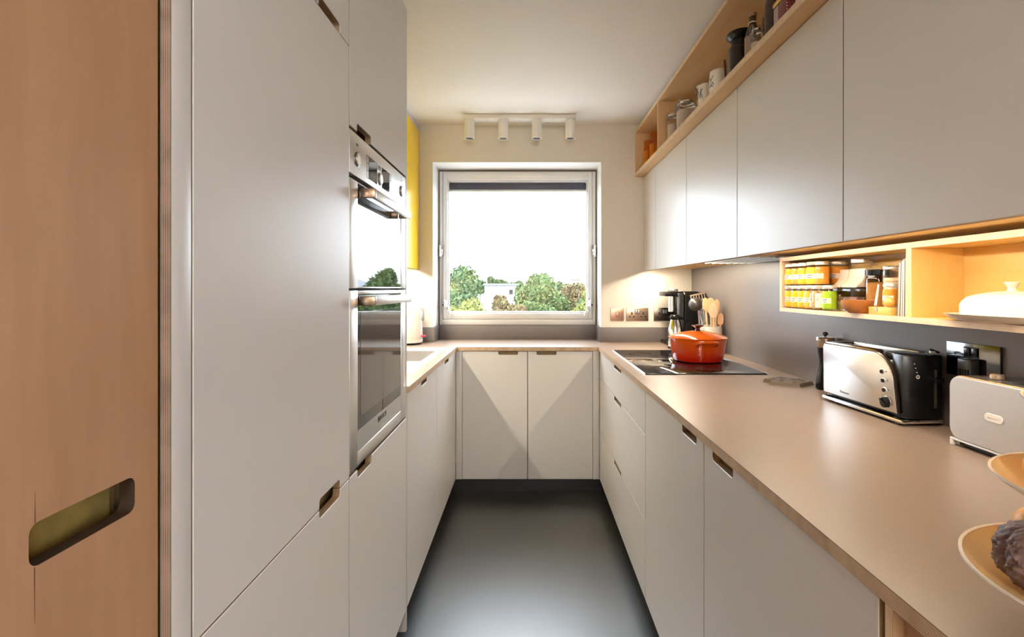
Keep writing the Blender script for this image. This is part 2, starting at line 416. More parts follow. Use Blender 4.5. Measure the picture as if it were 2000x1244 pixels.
part(win, 'trickle_vent', M().box(-0.405, 0.285, 3.660, 3.671, 2.072, 2.092, 0.003).box(0.245, 0.28, 3.656, 3.664, 2.074, 2.090, 0.002), WHITE)
for s, x in ((-1, -0.619), (1, 0.475)):
    h = part(win, 'pivot_hinge', M().box(x - 0.014, x + 0.014, 3.656, 3.675, 1.505, 1.590, 0.003).box(x - 0.010, x + 0.010, 3.650, 3.660, 1.512, 1.540, 0.002), CHROME)
    part(h, 'screw', M().cyl((x, 3.657, 1.575), 0.005, 0.003, '-y', 12).cyl((x, 3.657, 1.555), 0.005, 0.003, '-y', 12), STEEL_R)
    part(win, 'stay_rod', M().tube([(x, 3.664, 1.502), (x, 3.664, 1.09)], 0.0022, 8), STEEL_R)
    xs = -0.585 if s < 0 else 0.441
    h = part(win, 'sash_handle', M().box(xs - 0.012, xs + 0.012, 3.655, 3.671, 1.135, 1.205, 0.004), CHROME)
    part(h, 'lever', M().cyl((xs, 3.655, 1.158), 0.012, 0.018, '-y', 16, bev=0.002).tube([(xs, 3.640, 1.158), (xs - s * 0.016, 3.634, 1.150), (xs - s * 0.024, 3.632, 1.120), (xs - s * 0.038, 3.632, 1.082)], [0.008, 0.008, 0.006, 0.005], 10), CHROME)
    part(h, 'catch', M().cyl((xs + s * 0.018, 3.668, 1.160), 0.007, 0.012, '-y', 12), BLACK_M)

# ------------------------------------------------------------------ outside
rnd = random.Random(7)
def leafmat(name, cols, scale=0.5):
    m, nt, b = newmat(name); b.inputs['Roughness'].default_value = 0.7; b.inputs['Specular IOR Level'].default_value = 0.2
    g = N(nt, 'ShaderNodeNewGeometry'); n = N(nt, 'ShaderNodeTexNoise'); setin(n, Scale=scale, Detail=6.0, Roughness=0.7)
    nt.links.new(g.outputs['Position'], n.inputs['Vector'])
    cr = N(nt, 'ShaderNodeValToRGB'); els = cr.color_ramp.elements
    els[0].position = 0.32; els[0].color = (*cols[0], 1); els[1].position = 0.68; els[1].color = (*cols[-1], 1)
    for i, c in enumerate(cols[1:-1]):
        e = els.new(0.32 + 0.36 * (i + 1) / (len(cols) - 1)); e.color = (*c, 1)
    nt.links.new(n.outputs['Fac'], cr.inputs[0]); nt.links.new(cr.outputs[0], b.inputs['Base Color'])
    return m
G_GREEN = leafmat('leaf_green', [(0.033, 0.062, 0.026), (0.062, 0.096, 0.029), (0.096, 0.116, 0.029)], 0.9)
G_DEEP = leafmat('leaf_deep_green', [(0.029, 0.057, 0.029), (0.057, 0.093, 0.033), (0.116, 0.106, 0.033)], 0.9)
G_OAK = leafmat('leaf_oak', [(0.043, 0.072, 0.026), (0.072, 0.102, 0.029), (0.135, 0.106, 0.033)], 0.6)
G_YEL = leafmat('leaf_yellow_green', [(0.083, 0.106, 0.029), (0.131, 0.139, 0.033), (0.154, 0.154, 0.043)], 0.8)
G_RUST = leafmat('leaf_rust', [(0.078, 0.083, 0.033), (0.125, 0.083, 0.038), (0.096, 0.102, 0.033)], 0.9)
BARK = plain('bark', (0.09, 0.07, 0.055), 0.8, var=0.3, scale=4)
GZ = -9.0
def tree(label, x, y, ztop, rx, rz, mat, n, leaf, seed, blobs=16, name='tree'):
    rr = random.Random(seed)
    t = thing(name, label, 'tree', (x, y, GZ), group='trees beyond the window')
    zc = ztop - rz
    tk = M().tube([(x, y, GZ), (x + 0.1, y, GZ + (zc - GZ) * 0.5), (x, y, zc)], [0.26, 0.2, 0.1], 10)
    for k in range(6):
        a = rr.uniform(0, 2 * PI); q = rr.uniform(0.4, 0.8)
        tk.tube([(x, y, zc - rz * 0.8), (x + math.cos(a) * rx * q * 0.5, y + math.sin(a) * rx * q * 0.5, zc - rz * 0.1), (x + math.cos(a) * rx * q, y + math.sin(a) * rx * q, zc + rz * rr.uniform(0, 0.5))], [0.1, 0.06, 0.02], 6)
    part(t, 'trunk', tk, BARK)
    bl = []
    for k in range(blobs):
        while True:
            p = Vector((rr.uniform(-1, 1), rr.uniform(-1, 1), rr.uniform(-1, 1)))
            if p.length < 1: break
        p *= 0.72; s = rr.uniform(0.28, 0.5)
        bl.append((Vector((x + p.x * rx, y + p.y * rx, zc + p.z * rz)), s * rx, s * rz * rr.uniform(0.7, 1.0)))
    vs, fs = [], []
    for k in range(n):
        c, bx, bz = bl[k % len(bl)]
        d = Vector((rr.gauss(0, 1), rr.gauss(0, 1), rr.gauss(0, 1))).normalized()
        q = rr.uniform(0.55, 1.06)
        p = c + Vector((d.x * bx, d.y * bx, d.z * bz)) * q
        u = Vector((rr.gauss(0, 1), rr.gauss(0, 1), rr.gauss(0, 1))).normalized(); v = u.orthogonal().normalized()
        v = (Matrix.Rotation(rr.uniform(0, 6.28), 3, u) @ v)
        L = leaf * rr.uniform(0.6, 1.3); i = len(vs)
        vs += [p - u * L, p + v * L * 0.5, p + u * L, p - v * L * 0.5]; fs.append((i, i + 1, i + 2, i + 3))
    for c, bx, bz in bl:
        i = len(vs); K, J = 9, 6
        for j in range(J + 1):
            for k in range(K):
                th = PI * j / J; a = 2 * PI * k / K; q = rr.uniform(0.68, 0.88)
                vs.append(c + Vector((bx * q * math.sin(th) * math.cos(a), bx * q * math.sin(th) * math.sin(a), -bz * q * math.cos(th))))
        for j in range(J):
            for k in range(K): fs.append((i + j * K + k, i + j * K + (k + 1) % K, i + (j + 1) * K + (k + 1) % K, i + (j + 1) * K + k))
    me = bpy.data.meshes.new('foliage'); me.from_pydata([tuple(v - Vector((x, y, GZ))) for v in vs], [], fs); me.materials.append(mat)
    part(t, 'foliage', me, mat, kind='stuff')
tree('tall dark green tree at the left of the window view', -5.0, 36, 3.35, 2.6, 3.2, G_DEEP, 25500, 0.17, 1)
tree('broad oak with turning leaves right of centre in the window view', 1.35, 46, 2.75, 3.1, 3.0, G_OAK, 28500, 0.18, 2, 20)
tree('yellow green tree at the right edge of the window view', 4.5, 36, 1.65, 1.9, 2.6, G_YEL, 18000, 0.15, 3)
tree('low yellowish tree under the tall dark green tree', -3.0, 27, 0.75, 1.5, 1.6, G_YEL, 13500, 0.12, 4)
tree('rust tinged tree low in the middle of the window view', -1.35, 31, 0.95, 1.35, 1.6, G_RUST, 13500, 0.12, 5)
tree('orange leaved tree behind the broad oak', 4.4, 56, 2.2, 2.4, 2.4, G_RUST, 13500, 0.2, 6)
tree('rounded green tree low in front of the broad oak', 1.5, 33, 0.75, 1.9, 1.9, G_GREEN, 19500, 0.13, 8)
tree('slim dark tree top rising before the pale roof', -0.35, 50, 2.1, 1.0, 1.6, G_DEEP, 7500, 0.16, 9)
tree('green tree mirrored in the upper oven glass', 10.4, 40, 3.4, 2.3, 3.4, G_GREEN, 18000, 0.18, 10)
tree('second green tree mirrored in the upper oven glass', 6.8, 44, 2.6, 2.4, 3.0, G_DEEP, 15000, 0.18, 11)
tree('bushy tree behind the two mirrored ones', 13.0, 53, 2.4, 2.4, 3.2, G_OAK, 13500, 0.22, 12)
for i, (x, y, zt, r) in enumerate(((-14.0, 150, 4.4, 2.6), (-11.2, 160, 5.6, 2.4), (-8.2, 150, 5.0, 2.6), (-5.2, 160, 4.2, 2.4), (-17.5, 160, 3.9, 2.8), (-2.4, 150, 4.6, 2.4), (10.0, 170, 4.0, 3.0), (15.5, 180, 4.4, 3.0))):
    tree(['bluish far tree on the skyline, %s from the left' % ('first', 'second', 'third', 'fourth')[k] if (k := i) < 4 else 'bluish far tree on the skyline, %s' % ('leftmost, behind the tall green tree', 'just left of the oak', 'behind the orange tree', 'at the right edge')[i - 4]][0], x, y, zt, r, 2.6, G_DEEP, 2250, 0.45, 20 + i, 8)
def building(name, label, x0, x1, y0, y1, z1, wm, rm, rows):
    b = thing(name, label, 'building', ((x0 + x1) / 2, (y0 + y1) / 2, GZ))
    part(b, 'wall', M().box(x0, x1, y0, y1, GZ, z1), wm)
    part(b, 'roof', M().box(x0 - 0.3, x1 + 0.3, y0 - 0.3, y1 + 0.3, z1, z1 + 0.35), rm)
    n = max(2, int((x1 - x0) / 1.6))
    for r_ in range(rows):
        for k in range(n):
            cx = x0 + (k + 0.5) * (x1 - x0) / n; zt = z1 - 0.7 - 2.6 * r_
            f = part(b, 'window', M().box(cx - 0.45, cx + 0.45, y0 - 0.06, y0, zt - 1.2, zt), WHITE)
            part(f, 'pane', M().box(cx - 0.38, cx + 0.38, y0 - 0.08, y0 - 0.06, zt - 1.1, zt - 0.08), DARKGLASS)
PALE = plain('pale_render', (0.17, 0.17, 0.185), 0.7); BRICK = plain('brick_far', (0.30, 0.16, 0.12), 0.8, var=0.2, scale=3); ROOFM = plain('roof_sheet', (0.10, 0.105, 0.115), 0.5)
building('low_building', 'long pale building with flat light roof beyond the trees', -8.4, -2.2, 100, 112, 1.85, PALE, ROOFM, 2)
building('brick_building', 'small far brick building near the right edge of the window', 12.0, 14.4, 140, 146, 3.6, BRICK, ROOFM, 1)
db = thing('hall_building', 'grey hall with a curved roof mirrored in the oven glass', 'building', (19.5, 60, GZ))
part(db, 'wall', M().box(16.5, 22.5, 57, 65, GZ, 1.0), PALE)
part(db, 'roof', M().prism([(3.2 * math.cos(R(a)), 1.5 * math.sin(R(a))) for a in range(0, 181, 12)], 56.8, 65.2, lambda u, v, w_: (19.5 + u, w_, 1.0 + v)), plain('roof_grey', (0.35, 0.36, 0.40), 0.5))
struct('bounce_yard', M().box(-40, 40, 4.5, 24, GZ, GZ + 0.05), plain('bounce_yard_pale', (0.40, 0.39, 0.375), 0.8, var=0.1, scale=0.8), 'added pale yard below the window that bounces daylight indoors')  # unseen pale ground added to throw daylight up at ceiling and reveals
gr = M().box(-120, 120, 4, 400, GZ - 0.5, GZ); g_ = struct('ground', gr, plain('ground_grass', (0.16, 0.17, 0.14), 0.9, var=0.4, scale=0.4), 'grass and ground far below the window')
WIRE = plain('wire_grey', (0.035, 0.034, 0.034), 0.6)
for x, lb in ((-0.577, 'leftmost of the four thin wires hanging outside the window'), (-0.252, 'thin wire hanging outside the window, second from the left'), (0.081, 'thin wire hanging outside the window, third from the left'), (0.41, 'rightmost of the four thin wires hanging outside the window')):
    solo('hanging_wire', M().tube([(x, 4.16, -2.0), (x, 4.16, 4.5)], 0.0011, 6), WIRE, lb, 'wire', 'wires outside the window')

# ------------------------------------------------------------------ left: plywood cupboard and tall units
cup = thing('plywood_cupboard', 'birch plywood cupboard filling the left foreground with a slot handle', 'cupboard', (-0.75, 0.2, 0))
Pd = [(-0.9, 0.02), (0.634, 0.02), (0.634, 2.30), (-0.9, 2.30)]
def slotted(u0, u1, v0, v1, a0, a1, b0, b1, th, f, r=0.009):
    """panel with a rounded through-slot, made of a frame of quads round the slot"""
    S = rrect(a0, a1, b0, b1, r, 4)[::-1]
    m = M(); b = m.bm
    n = len(S)
    for w_, flip in ((0, False), (th, True)):
        vs = [b.verts.new(f(u, v, w_)) for u, v in S]
        O = [b.verts.new(f(u, v, w_)) for u, v in ((u1, v0), (u1, v1), (u0, v1), (u0, v0))]
        # S runs clockwise from corner (u0,v0) side: split in 4 corner groups of 5 points
        g = [vs[0:5], vs[5:10], vs[10:15], vs[15:20]]
        oc_ = [O[3], O[2], O[1], O[0]]
        for i in range(4):
            for j in range(4): b.faces.new((g[i][j], g[i][j + 1], oc_[i]))
            b.faces.new((g[i][4], g[(i + 1) % 4][0], oc_[(i + 1) % 4], oc_[i]))
        if w_ == 0: vs0, O0 = vs, O
        else:
            for i in range(n): b.faces.new((vs0[i], vs[i], vs[(i + 1) % n], vs0[(i + 1) % n]))
            for i in range(4): b.faces.new((O0[i], O[i], O[(i + 1) % 4], O0[(i + 1) % 4]))
    return m
dr = part(cup, 'door', slotted(-0.9, 0.634, 0.10, 2.30, 0.470, 0.597, 1.021, 1.062, 0.018, lambda u, v, w_: (-0.458 - w_, u, v), r=0.010), PLY_Z)
dr.data.materials.append(plain('slot_shade_tone', (0.045, 0.022, 0.010), 0.6))  # shadow inside the handle slot painted onto its side walls
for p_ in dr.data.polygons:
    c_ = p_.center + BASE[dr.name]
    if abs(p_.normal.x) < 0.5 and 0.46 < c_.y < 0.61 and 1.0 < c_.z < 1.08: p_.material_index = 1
part(dr, 'handle_cup', M().box(-0.506, -0.500, 0.455, 0.612, 1.000, 1.085), BRASSY)
GM = plain('grain_streak', (0.20, 0.085, 0.05), 0.6)
part(dr, 'grain_streak', M().raw([(-0.4578, 0.4752, 1.062), (-0.4578, 0.4766, 1.062), (-0.4578, 0.4761, 1.092), (-0.4578, 0.4758, 1.092)], [(0, 1, 2, 3)]), GM)
part(dr, 'grain_streak', M().raw([(-0.4578, 0.4761, 1.021), (-0.4578, 0.4747, 1.021), (-0.4578, 0.4756, 0.968), (-0.4578, 0.4760, 0.968)], [(0, 1, 2, 3)]), GM)
part(cup, 'carcass', M().box(-1.09, -0.512, -0.9, 0.634, 0.02, 2.30), CARC)
part(cup, 'plinth', M().box(-1.09, -0.50, -0.9, 0.634, 0, 0.02), PLINTH)

tall = thing('tall_cabinet', 'tall pale laminate cabinet beside the plywood cupboard', 'cabinet', (-0.75, 0.96, 0))
part(tall, 'filler_panel', M().box(-0.4585, -0.445, 0.640, 0.6775, 0.02, 2.31, 0.0008), DOOR)
part(tall, 'filler_edge', M().box(-0.4582, -0.4453, 0.6385, 0.640, 0.02, 2.31), EDGE_SHADED, 'layered plywood edge')
part(tall, 'carcass', M().box(-1.09, -0.482, 0.640, 1.277, 0.10, 2.30), CARC)
part(tall, 'plinth', M().box(-1.05, -0.50, 0.640, 1.277, 0, 0.10), PLINTH)
door(tall, 'upper_door', 'L', 0.680, 1.2775, 1.884, 2.308, bot=(1.092, 1.215, 0.022))
door(tall, 'middle_door', 'L', 0.680, 1.2775, 0.805, 1.884, bot=(1.095, 1.217, 0.021))
door(tall, 'lower_door', 'L', 0.680, 1.2775, 0.10, 0.805, top=(1.095, 1.217, 0.0175))

ohs = thing('oven_housing', 'tall pale laminate cabinet built round the double oven', 'cabinet', (-0.75, 1.58, 0))
part(ohs, 'lower_carcass', M().box(-1.09, -0.482, 1.279, 1.874, 0.10, 0.800), CARC)
part(ohs, 'upper_carcass', M().box(-1.09, -0.482, 1.279, 1.874, 1.700, 2.30), CARC)
part(ohs, 'plinth', M().box(-1.05, -0.50, 1.279, 1.890, 0, 0.10), PLINTH)
door(ohs, 'upper_door', 'L', 1.2795, 1.874, 1.688, 2.308, bot=(1.336, 1.458, 0.022))
door(ohs, 'lower_door', 'L', 1.2795, 1.874, 0.10, 0.806, top=(1.340, 1.461, 0.022))
part(ohs, 'end_panel', M().box(-1.09, -0.446, 1.876, 1.892, 0.02, 2.308, 0.0008), DOOR)

# double oven
ov = thing('double_oven', 'stainless steel double oven with dark glass doors in tall cabinet', 'oven', (-0.75, 1.577, 0.812))
FX = -0.446
part(ov, 'body', M().box(-1.0, -0.470, 1.286, 1.868, 0.812, 1.682), BLACK_M)
def xface(y0, y1, z0, z1, x0, x1, bev=0.0): return M().box(x0, x1, y0, y1, z0, z1, bev)
cp = part(ov, 'control_panel', xface(1.2835, 1.8705, 1.572, 1.682, -0.470, FX, 0.0015), STEEL)
KRING = plain('knob_recess', (0.22, 0.21, 0.21), 0.3, metal=1.0)
for y, z in ((1.338, 1.617), (1.545, 1.609), (1.806, 1.622)):
    kb = part(cp, 'knob_ring', M().lathe([(0.0195, 0), (0.0195, 0.002), (0.0175, 0.003), (0.0165, 0)], seg=28).xf(Matrix.Translation((FX, y, z)) @ Matrix.Rotation(R(90), 4, 'Y')), KRING)
    part(kb, 'knob', M().cyl((FX, y, z), 0.0165, 0.006, 'x', 28, bev=0.002), STEEL)
DISP = plain('display_glass', (0.02, 0.02, 0.024), 0.03, spec=1.0)
for y0, y1 in ((1.437, 1.512), (1.570, 1.650)):
    part(cp, 'display', xface(y0, y1, 1.587, 1.650, FX - 0.001, FX + 0.0008), DISP)
ln = M()
for y in (1.420, 1.437, 1.515, 1.567, 1.652, 1.668): ln.box(FX - 0.001, FX + 0.0006, y - 0.0008, y + 0.0008, 1.587, 1.650)
for z in (1.5875, 1.608, 1.629, 1.6495): ln.box(FX - 0.001, FX + 0.0006, 1.420, 1.437, z - 0.0008, z + 0.0008).box(FX - 0.001, FX + 0.0006, 1.652, 1.668, z - 0.0008, z + 0.0008)
ln.box(FX - 0.001, FX + 0.0006, 1.515, 1.567, 1.6345, 1.636)
for y in (1.528, 1.536, 1.544, 1.552): ln.box(FX - 0.001, FX + 0.0006, y, y + 0.003, 1.638, 1.648)
part(cp, 'button_lines', ln, INK)
mk = M()
for y, z, ww, hh in ((1.333, 1.655, 0.005, 0.007), (1.341, 1.655, 0.005, 0.007), (1.806, 1.660, 0.004, 0.006), (1.806, 1.671, 0.004, 0.003)):
    mk.box(FX - 0.001, FX + 0.0005, y, y + ww, z - hh / 2, z + hh / 2)
for a in range(-60, 241, 40):
    mk.box(FX - 0.001, FX + 0.0005, 1.338 + 0.026 * math.cos(R(a)) - 0.001, 1.338 + 0.026 * math.cos(R(a)) + 0.001, 1.617 + 0.026 * math.sin(R(a)) - 0.001, 1.617 + 0.026 * math.sin(R(a)) + 0.001)
part(cp, 'printed_symbols', mk, INK)
def oven_handle(door, z0, z1):
    h = part(door, 'handle', M().prism(rrect(z0, z1, -0.4450, -0.4055, 0.005, 3), 1.370, 1.776, lambda u, v, w_: (v, w_, u)) if False else M().box(-0.420, -0.4055, 1.370, 1.776, z0, z1, 0.004), STEEL, 'brushed steel bar handle')
    for y in (1.362, 1.768):
        part(h, 'bracket', M().box(-0.446, -0.4056, y, y + 0.016, z0 + 0.0005, z1 - 0.0005, 0.002), BRONZE)
def oven_door(name, z0, z1, gz0, gz1, hz0, hz1, strip):
    fr = M()
    fr.box(-0.470, FX, 1.2835, 1.346, z0, z1, 0.002).box(-0.470, FX, 1.808, 1.8705, z0, z1, 0.002)
    if gz0 > z0: fr.box(-0.470, FX, 1.346, 1.808, z0, gz0, 0.002)
    if z1 > gz1: fr.box(-0.470, FX, 1.346, 1.808, gz1, z1, 0.002)
    d = part(ov, name, fr, STEEL)
    part(d, 'glass', M().box(-0.468, FX - 0.002, 1.346, 1.808, gz0 + (strip or 0), gz1), DARKGLASS)
    oven_handle(d, hz0, hz1)
    return d
ud = oven_door('upper_door', 1.280, 1.560, 1.284, 1.556, 1.521, 1.547, 0)
ld = oven_door('lower_door', 0.812, 1.274, 0.848, 1.262, 1.233, 1.259, 0.058)
part(ld, 'glass_strip', M().box(-0.468, FX - 0.002, 1.346, 1.808, 0.848, 0.905), plain('silver_glass', (0.50, 0.51, 0.52), 0.12, metal=0.6))
WIN2 = plain('oven_inner_window', (0.10, 0.095, 0.09), 0.06, spec=1.0)
part(ld, 'inner_window', M().box(FX - 0.0022, FX - 0.0012, 1.372, 1.785, 0.938, 1.215), WIN2)
lg = text_mesh('BOSCH', 0.0215).xf(frame((FX - 0.0017, 1.588, 0.886), (0, 1, 0), (0, 0, 1)))
part(ld, 'logo_lettering', lg, INK)
em = M().lathe([(0.0095, 0), (0.0095, 0.0006), (0.008, 0.0006), (0.008, 0)], seg=24).lathe([(0.0052, 0), (0.0052, 0.0006), (0.004, 0.0006), (0.004, 0)], seg=20).box(-0.0008, 0.0008, -0.008, -0.0045, 0, 0.0006).box(-0.0008, 0.0008, 0.0045, 0.008, 0, 0.0006).box(-0.0008, 0.0008, -0.003, 0.003, 0, 0.0006)
part(ld, 'logo_emblem', em.xf(frame((FX - 0.002, 1.541, 0.886), (0, 1, 0), (0, 0, 1))), INK)

# ------------------------------------------------------------------ base units
ZT, ZD = 0.894, 0.10
def base_unit(name, label, side, u0, u1, doors, carc_x, fillers=()):
    f = SIDE[side]; a = f((u0 + u1) / 2, 0, 0.3)
    t = thing(name, label, 'cabinet', (a[0], a[1], 0))
    return t
for u0, u1, nt_, lb in ((1.894, 2.507, (2.144, 2.264), 'pale base cabinet under the sink next to the oven housing'), (2.507, 3.160, (2.752, 2.886), 'pale base cabinet on the left in the inner corner')):
    t = thing('base_cabinet', lb, 'cabinet', (-0.75, (u0 + u1) / 2, 0), group='pale base cabinets')
    part(t, 'carcass', M().box(-1.09, -0.482, u0 + 0.001, u1 - 0.001, ZD, 0.72) if u0 < 2.6 else M().box(-1.09, -0.482, u0 + 0.001, u1 - 0.001, ZD, 0.72), CARC)
    part(t, 'front_rail', M().box(-0.500, -0.482, u0 + 0.001, u1 - 0.001, 0.722, 0.893), BACKING)
    part(t, 'plinth', M().box(-1.05, -0.505, u0, u1, 0, ZD), PLINTH)
    door(t, 'door', 'L', u0, u1, ZD, ZT - 0.002, top=(*nt_, 0.022))
t = thing('base_cabinet', 'pale two-door base cabinet below the window', 'cabinet', (0, 3.3, 0), group='pale base cabinets')
part(t, 'carcass', M().box(-0.440, 0.440, 3.200, 3.455, ZD, 0.884), CARC)
part(t, 'plinth', M().box(-0.50, 0.50, 3.235, 3.455, 0, ZD), PLINTH)
door(t, 'left_door', 'B', -0.404, -0.0010, ZD, ZT - 0.002, top=(-0.181, -0.059, 0.0215))
door(t, 'right_door', 'B', 0.0005, 0.403, ZD, ZT - 0.002, top=(0.055, 0.178, 0.0215))
part(t, 'handle_backing', M().box(-0.400, 0.400, 3.186, 3.199, 0.84, 0.891), BACKING)
part(t, 'filler', M().box(-0.4435, -0.405, 3.163, 3.18, ZD, ZT - 0.002, 0.0008), DOOR)
part(t, 'filler', M().box(0.404, 0.4435, 3.163, 3.18, ZD, ZT - 0.002, 0.0008), DOOR)
t = thing('drawer_cabinet', 'pale three-drawer base cabinet under the hob', 'cabinet', (0.76, 2.55, 0), group='pale base cabinets')
part(t, 'carcass', M().box(0.482, 1.10, 1.936, 3.160, ZD, 0.884), CARC)
part(t, 'plinth', M().box(0.505, 1.05, 1.936, 3.160, 0, ZD), PLINTH)
for z0, z1 in ((0.727, ZT - 0.002), (0.400, 0.727), (ZD, 0.400)):
    d = door(t, 'drawer_front', 'R', 1.936, 3.158, z0, z1, top=(2.438, 2.636, 0.020))
    part(d, 'handle_backing', M().box(0.466, 0.480, 2.40, 2.67, z1 - 0.045, z1 - 0.003), BACKING)
for u0, u1, nt_, lb in ((1.2945, 1.934, (1.350, 1.476), 'pale base cabinet on the right beside the drawers'), (0.648, 1.2925, (1.111, 1.234), 'pale base cabinet on the right nearest the viewer')):
    t = thing('base_cabinet', lb, 'cabinet', (0.76, (u0 + u1) / 2, 0), group='pale base cabinets')
    part(t, 'carcass', M().box(0.482, 1.10, u0 + 0.001, u1 - 0.001, ZD, 0.884), CARC)
    part(t, 'plinth', M().box(0.505, 1.05, u0, u1, 0, ZD), PLINTH)
    d = door(t, 'door', 'R', u0, u1, ZD, ZT - 0.002, top=(*nt_, 0.024))
    part(d, 'handle_backing', M().box(0.466, 0.480, u0 + 0.02, u1 - 0.02, 0.845, 0.889), BACKING)
t = thing('plywood_base_cabinet', 'birch plywood base cabinet at the right bottom corner', 'cabinet', (0.76, 0.2, 0))
part(t, 'side_panel', M().box(0.4465, 1.10, 0.626, 0.640, 0.02, 0.8925, 0.0005), EDGE_LY)
part(t, 'carcass', M().box(0.490, 1.10, -0.30, 0.625, 0.02, 0.884), CARC)
part(t, 'door', M().box(0.458, 0.476, -0.30, 0.622, 0.10, 0.886, 0.0015), PLY_Z)
part(t, 'plinth', M().box(0.505, 1.05, -0.30, 0.625, 0, 0.02), PLINTH)

# ------------------------------------------------------------------ worktop, upstands, splashback
WT, WB, FE = 0.9155, 0.8945, 0.438
SX0, SX1, SY0, SY1 = -0.985, -0.515, 2.160, 3.120      # sink cut-out
wk = thing('worktop', 'taupe laminate worktop with plywood edge running round three sides', 'worktop', (0, 3.3, WB))
def slabs(m, z0, z1, e=0.0):
    m.box(XL, -FE - e, 1.893, SY0, z0, z1).box(XL, SX0, SY0, SY1, z0, z1).box(SX1, -FE - e, SY0, SY1, z0, z1).box(XL, -FE - e, SY1, 3.156, z0, z1)
    m.box(XL, XR, 3.156 + e, 3.4595, z0, z1).box(-0.641, 0.497, 3.4595, 3.689, z0, z1).box(FE + e, XR, -0.32, 3.156, z0, z1)
    return m
part(wk, 'plywood_core', slabs(M(), WB, WT), EDGE_Z, 'layered plywood edge')
part(wk, 'laminate', slabs(M(), WT, WT + 0.0015, 0.0), TOP)
def upst(label, *boxes):
    m = M()
    for b in boxes: m.box(*b, 0.0008)
    solo('upstand', m, SPLASH, label, 'upstand', 'taupe upstands behind the worktop')
ZU = 1.017
upst('taupe upstand behind the kettle with return into the window recess', (XL, -0.629, 3.447, 3.4595, 0.917, ZU), (-0.641, -0.629, 3.4597, 3.637, 0.917, ZU))
upst('taupe upstand at the foot of the window', (-0.641, 0.497, 3.637, 3.689, 0.917, 1.0175))
upst('taupe upstand below the sockets on the right of the window', (0.485, XR - 0.007, 3.447, 3.4595, 0.917, ZU), (0.485, 0.497, 3.4597, 3.637, 0.917, ZU))
solo('splashback', M().box(1.108, XR - 0.0005, -0.32, 3.4595, 0.9175, 1.409), SPLASH, 'taupe laminate splashback along the right wall', 'splashback')

# ------------------------------------------------------------------ wall units
WZ0, WZ1 = 1.395, 2.034
us = [(3.138, 3.458), (2.532, 3.136), (1.919, 2.530), (1.2755, 1.917), (0.63, 1.2735)]
wl = ['narrow pale filler unit in the back corner above the coffee machine', 'pale wall unit above the coffee machine', 'pale wall unit above the hob', 'pale wall unit above the spice jars', 'large pale wall unit nearest the viewer above the butter dish']
for i, ((u0, u1), lb) in enumerate(zip(us, wl)):
    t = thing('wall_cabinet', lb, 'cabinet', (0.95, (u0 + u1) / 2, WZ0), group='pale wall cabinets on the right')
    part(t, 'carcass', M().box(0.806, XR - 0.001, u0, u1, 1.4105, WZ1 - 0.003), PLY_IN)
    door(t, 'door', 'WR', u0 - 0.0005, u1 + 0.0005, WZ0, WZ1 - 0.001)
part(t, 'end_panel', M().box(0.786, XR - 0.001, 0.612, 0.6285, WZ0, WZ1 - 0.001, 0.0008), DOOR)
HOODM = plain('hood_filter', (0.30, 0.235, 0.20), 0.35, metal=0.6)
hd = thing('cooker_hood', 'slim integrated extractor hood under the wall unit above the hob', 'hood', (0.96, 2.23, 1.398))
part(hd, 'panel', M().box(0.83, 1.10, 1.970, 2.50, 1.4035, 1.4102, 0.001), HOODM)
for k in range(7): part(hd, 'slat', M().box(0.86 + k * 0.034, 0.872 + k * 0.034, 1.99, 2.48, 1.3985, 1.4035), STEEL_R)
LEDM_S = emitter('led_warm_spice', WARM, LED_SPICE); LEDM_R = emitter('led_warm_right', WARM, LED_RIGHT); LEDM_L = emitter('led_warm_left', WARM, LED_LEFT)
def led(label, x0, x1, y0, y1, z, mat, hh=0.0012):
    t = thing('led_strip', label, 'light', ((x0 + x1) / 2, (y0 + y1) / 2, z), group='warm under-cabinet light strips')
    part(t, 'channel', M().box(x0 - 0.003, x1 + 0.003, y0, y1, z, z + 0.004), STEEL_R)
    part(t, 'diffuser', M().box(x0, x1, y0 + 0.004, y1 - 0.004, z - hh, z - 0.0002), mat)
led('warm light strip under the wall unit above the coffee machine', 0.822, 0.834, 2.56, 3.38, 1.4062, LEDM_R)
led('warm light strip under the wall units above the spice shelf', 0.822, 0.834, 0.66, 1.93, 1.4062, LEDM_S, 0.0035)
led('warm light strip under the yellow wall cabinet', -0.772, -0.760, 1.93, 3.38, 1.4152, LEDM_L)
yc = thing('yellow_wall_cabinet', 'bright yellow wall cabinet behind the oven housing', 'cabinet', (-0.92, 2.7, 1.405))
part(yc, 'carcass', M().box(XL + 0.001, -0.754, 1.895, 3.458, 1.4195, 2.335), PLY_IN)
for u0, u1 in ((1.895, 2.515), (2.515, 3.139), (3.139, 3.458)): door(yc, 'door', 'WL', u0, u1, 1.405, 2.338, fac=YELLOW)
part(yc, 'cornice', M().box(XL + 0.001, -0.742, 1.895, 3.458, 2.340, ZC - 0.002), DOOR)

# unseen glowing globe added behind the camera as fill light
FILLM = emitter('fill_globe_glow', (1.0, 0.96, 0.91, 1), 24.0)
t = thing('fill_globe', 'added round fill light globe, unseen behind the viewer', 'light', (0.1, -2.5, ZC - 0.30))
part(t, 'globe', M().sphere((0.1, -2.5, ZC - 0.19), 0.14, 28, 16), FILLM)
part(t, 'ceiling_plate', M().cyl((0.1, -2.5, ZC - 0.05), 0.07, 0.049, 'z', 28), WHITE)
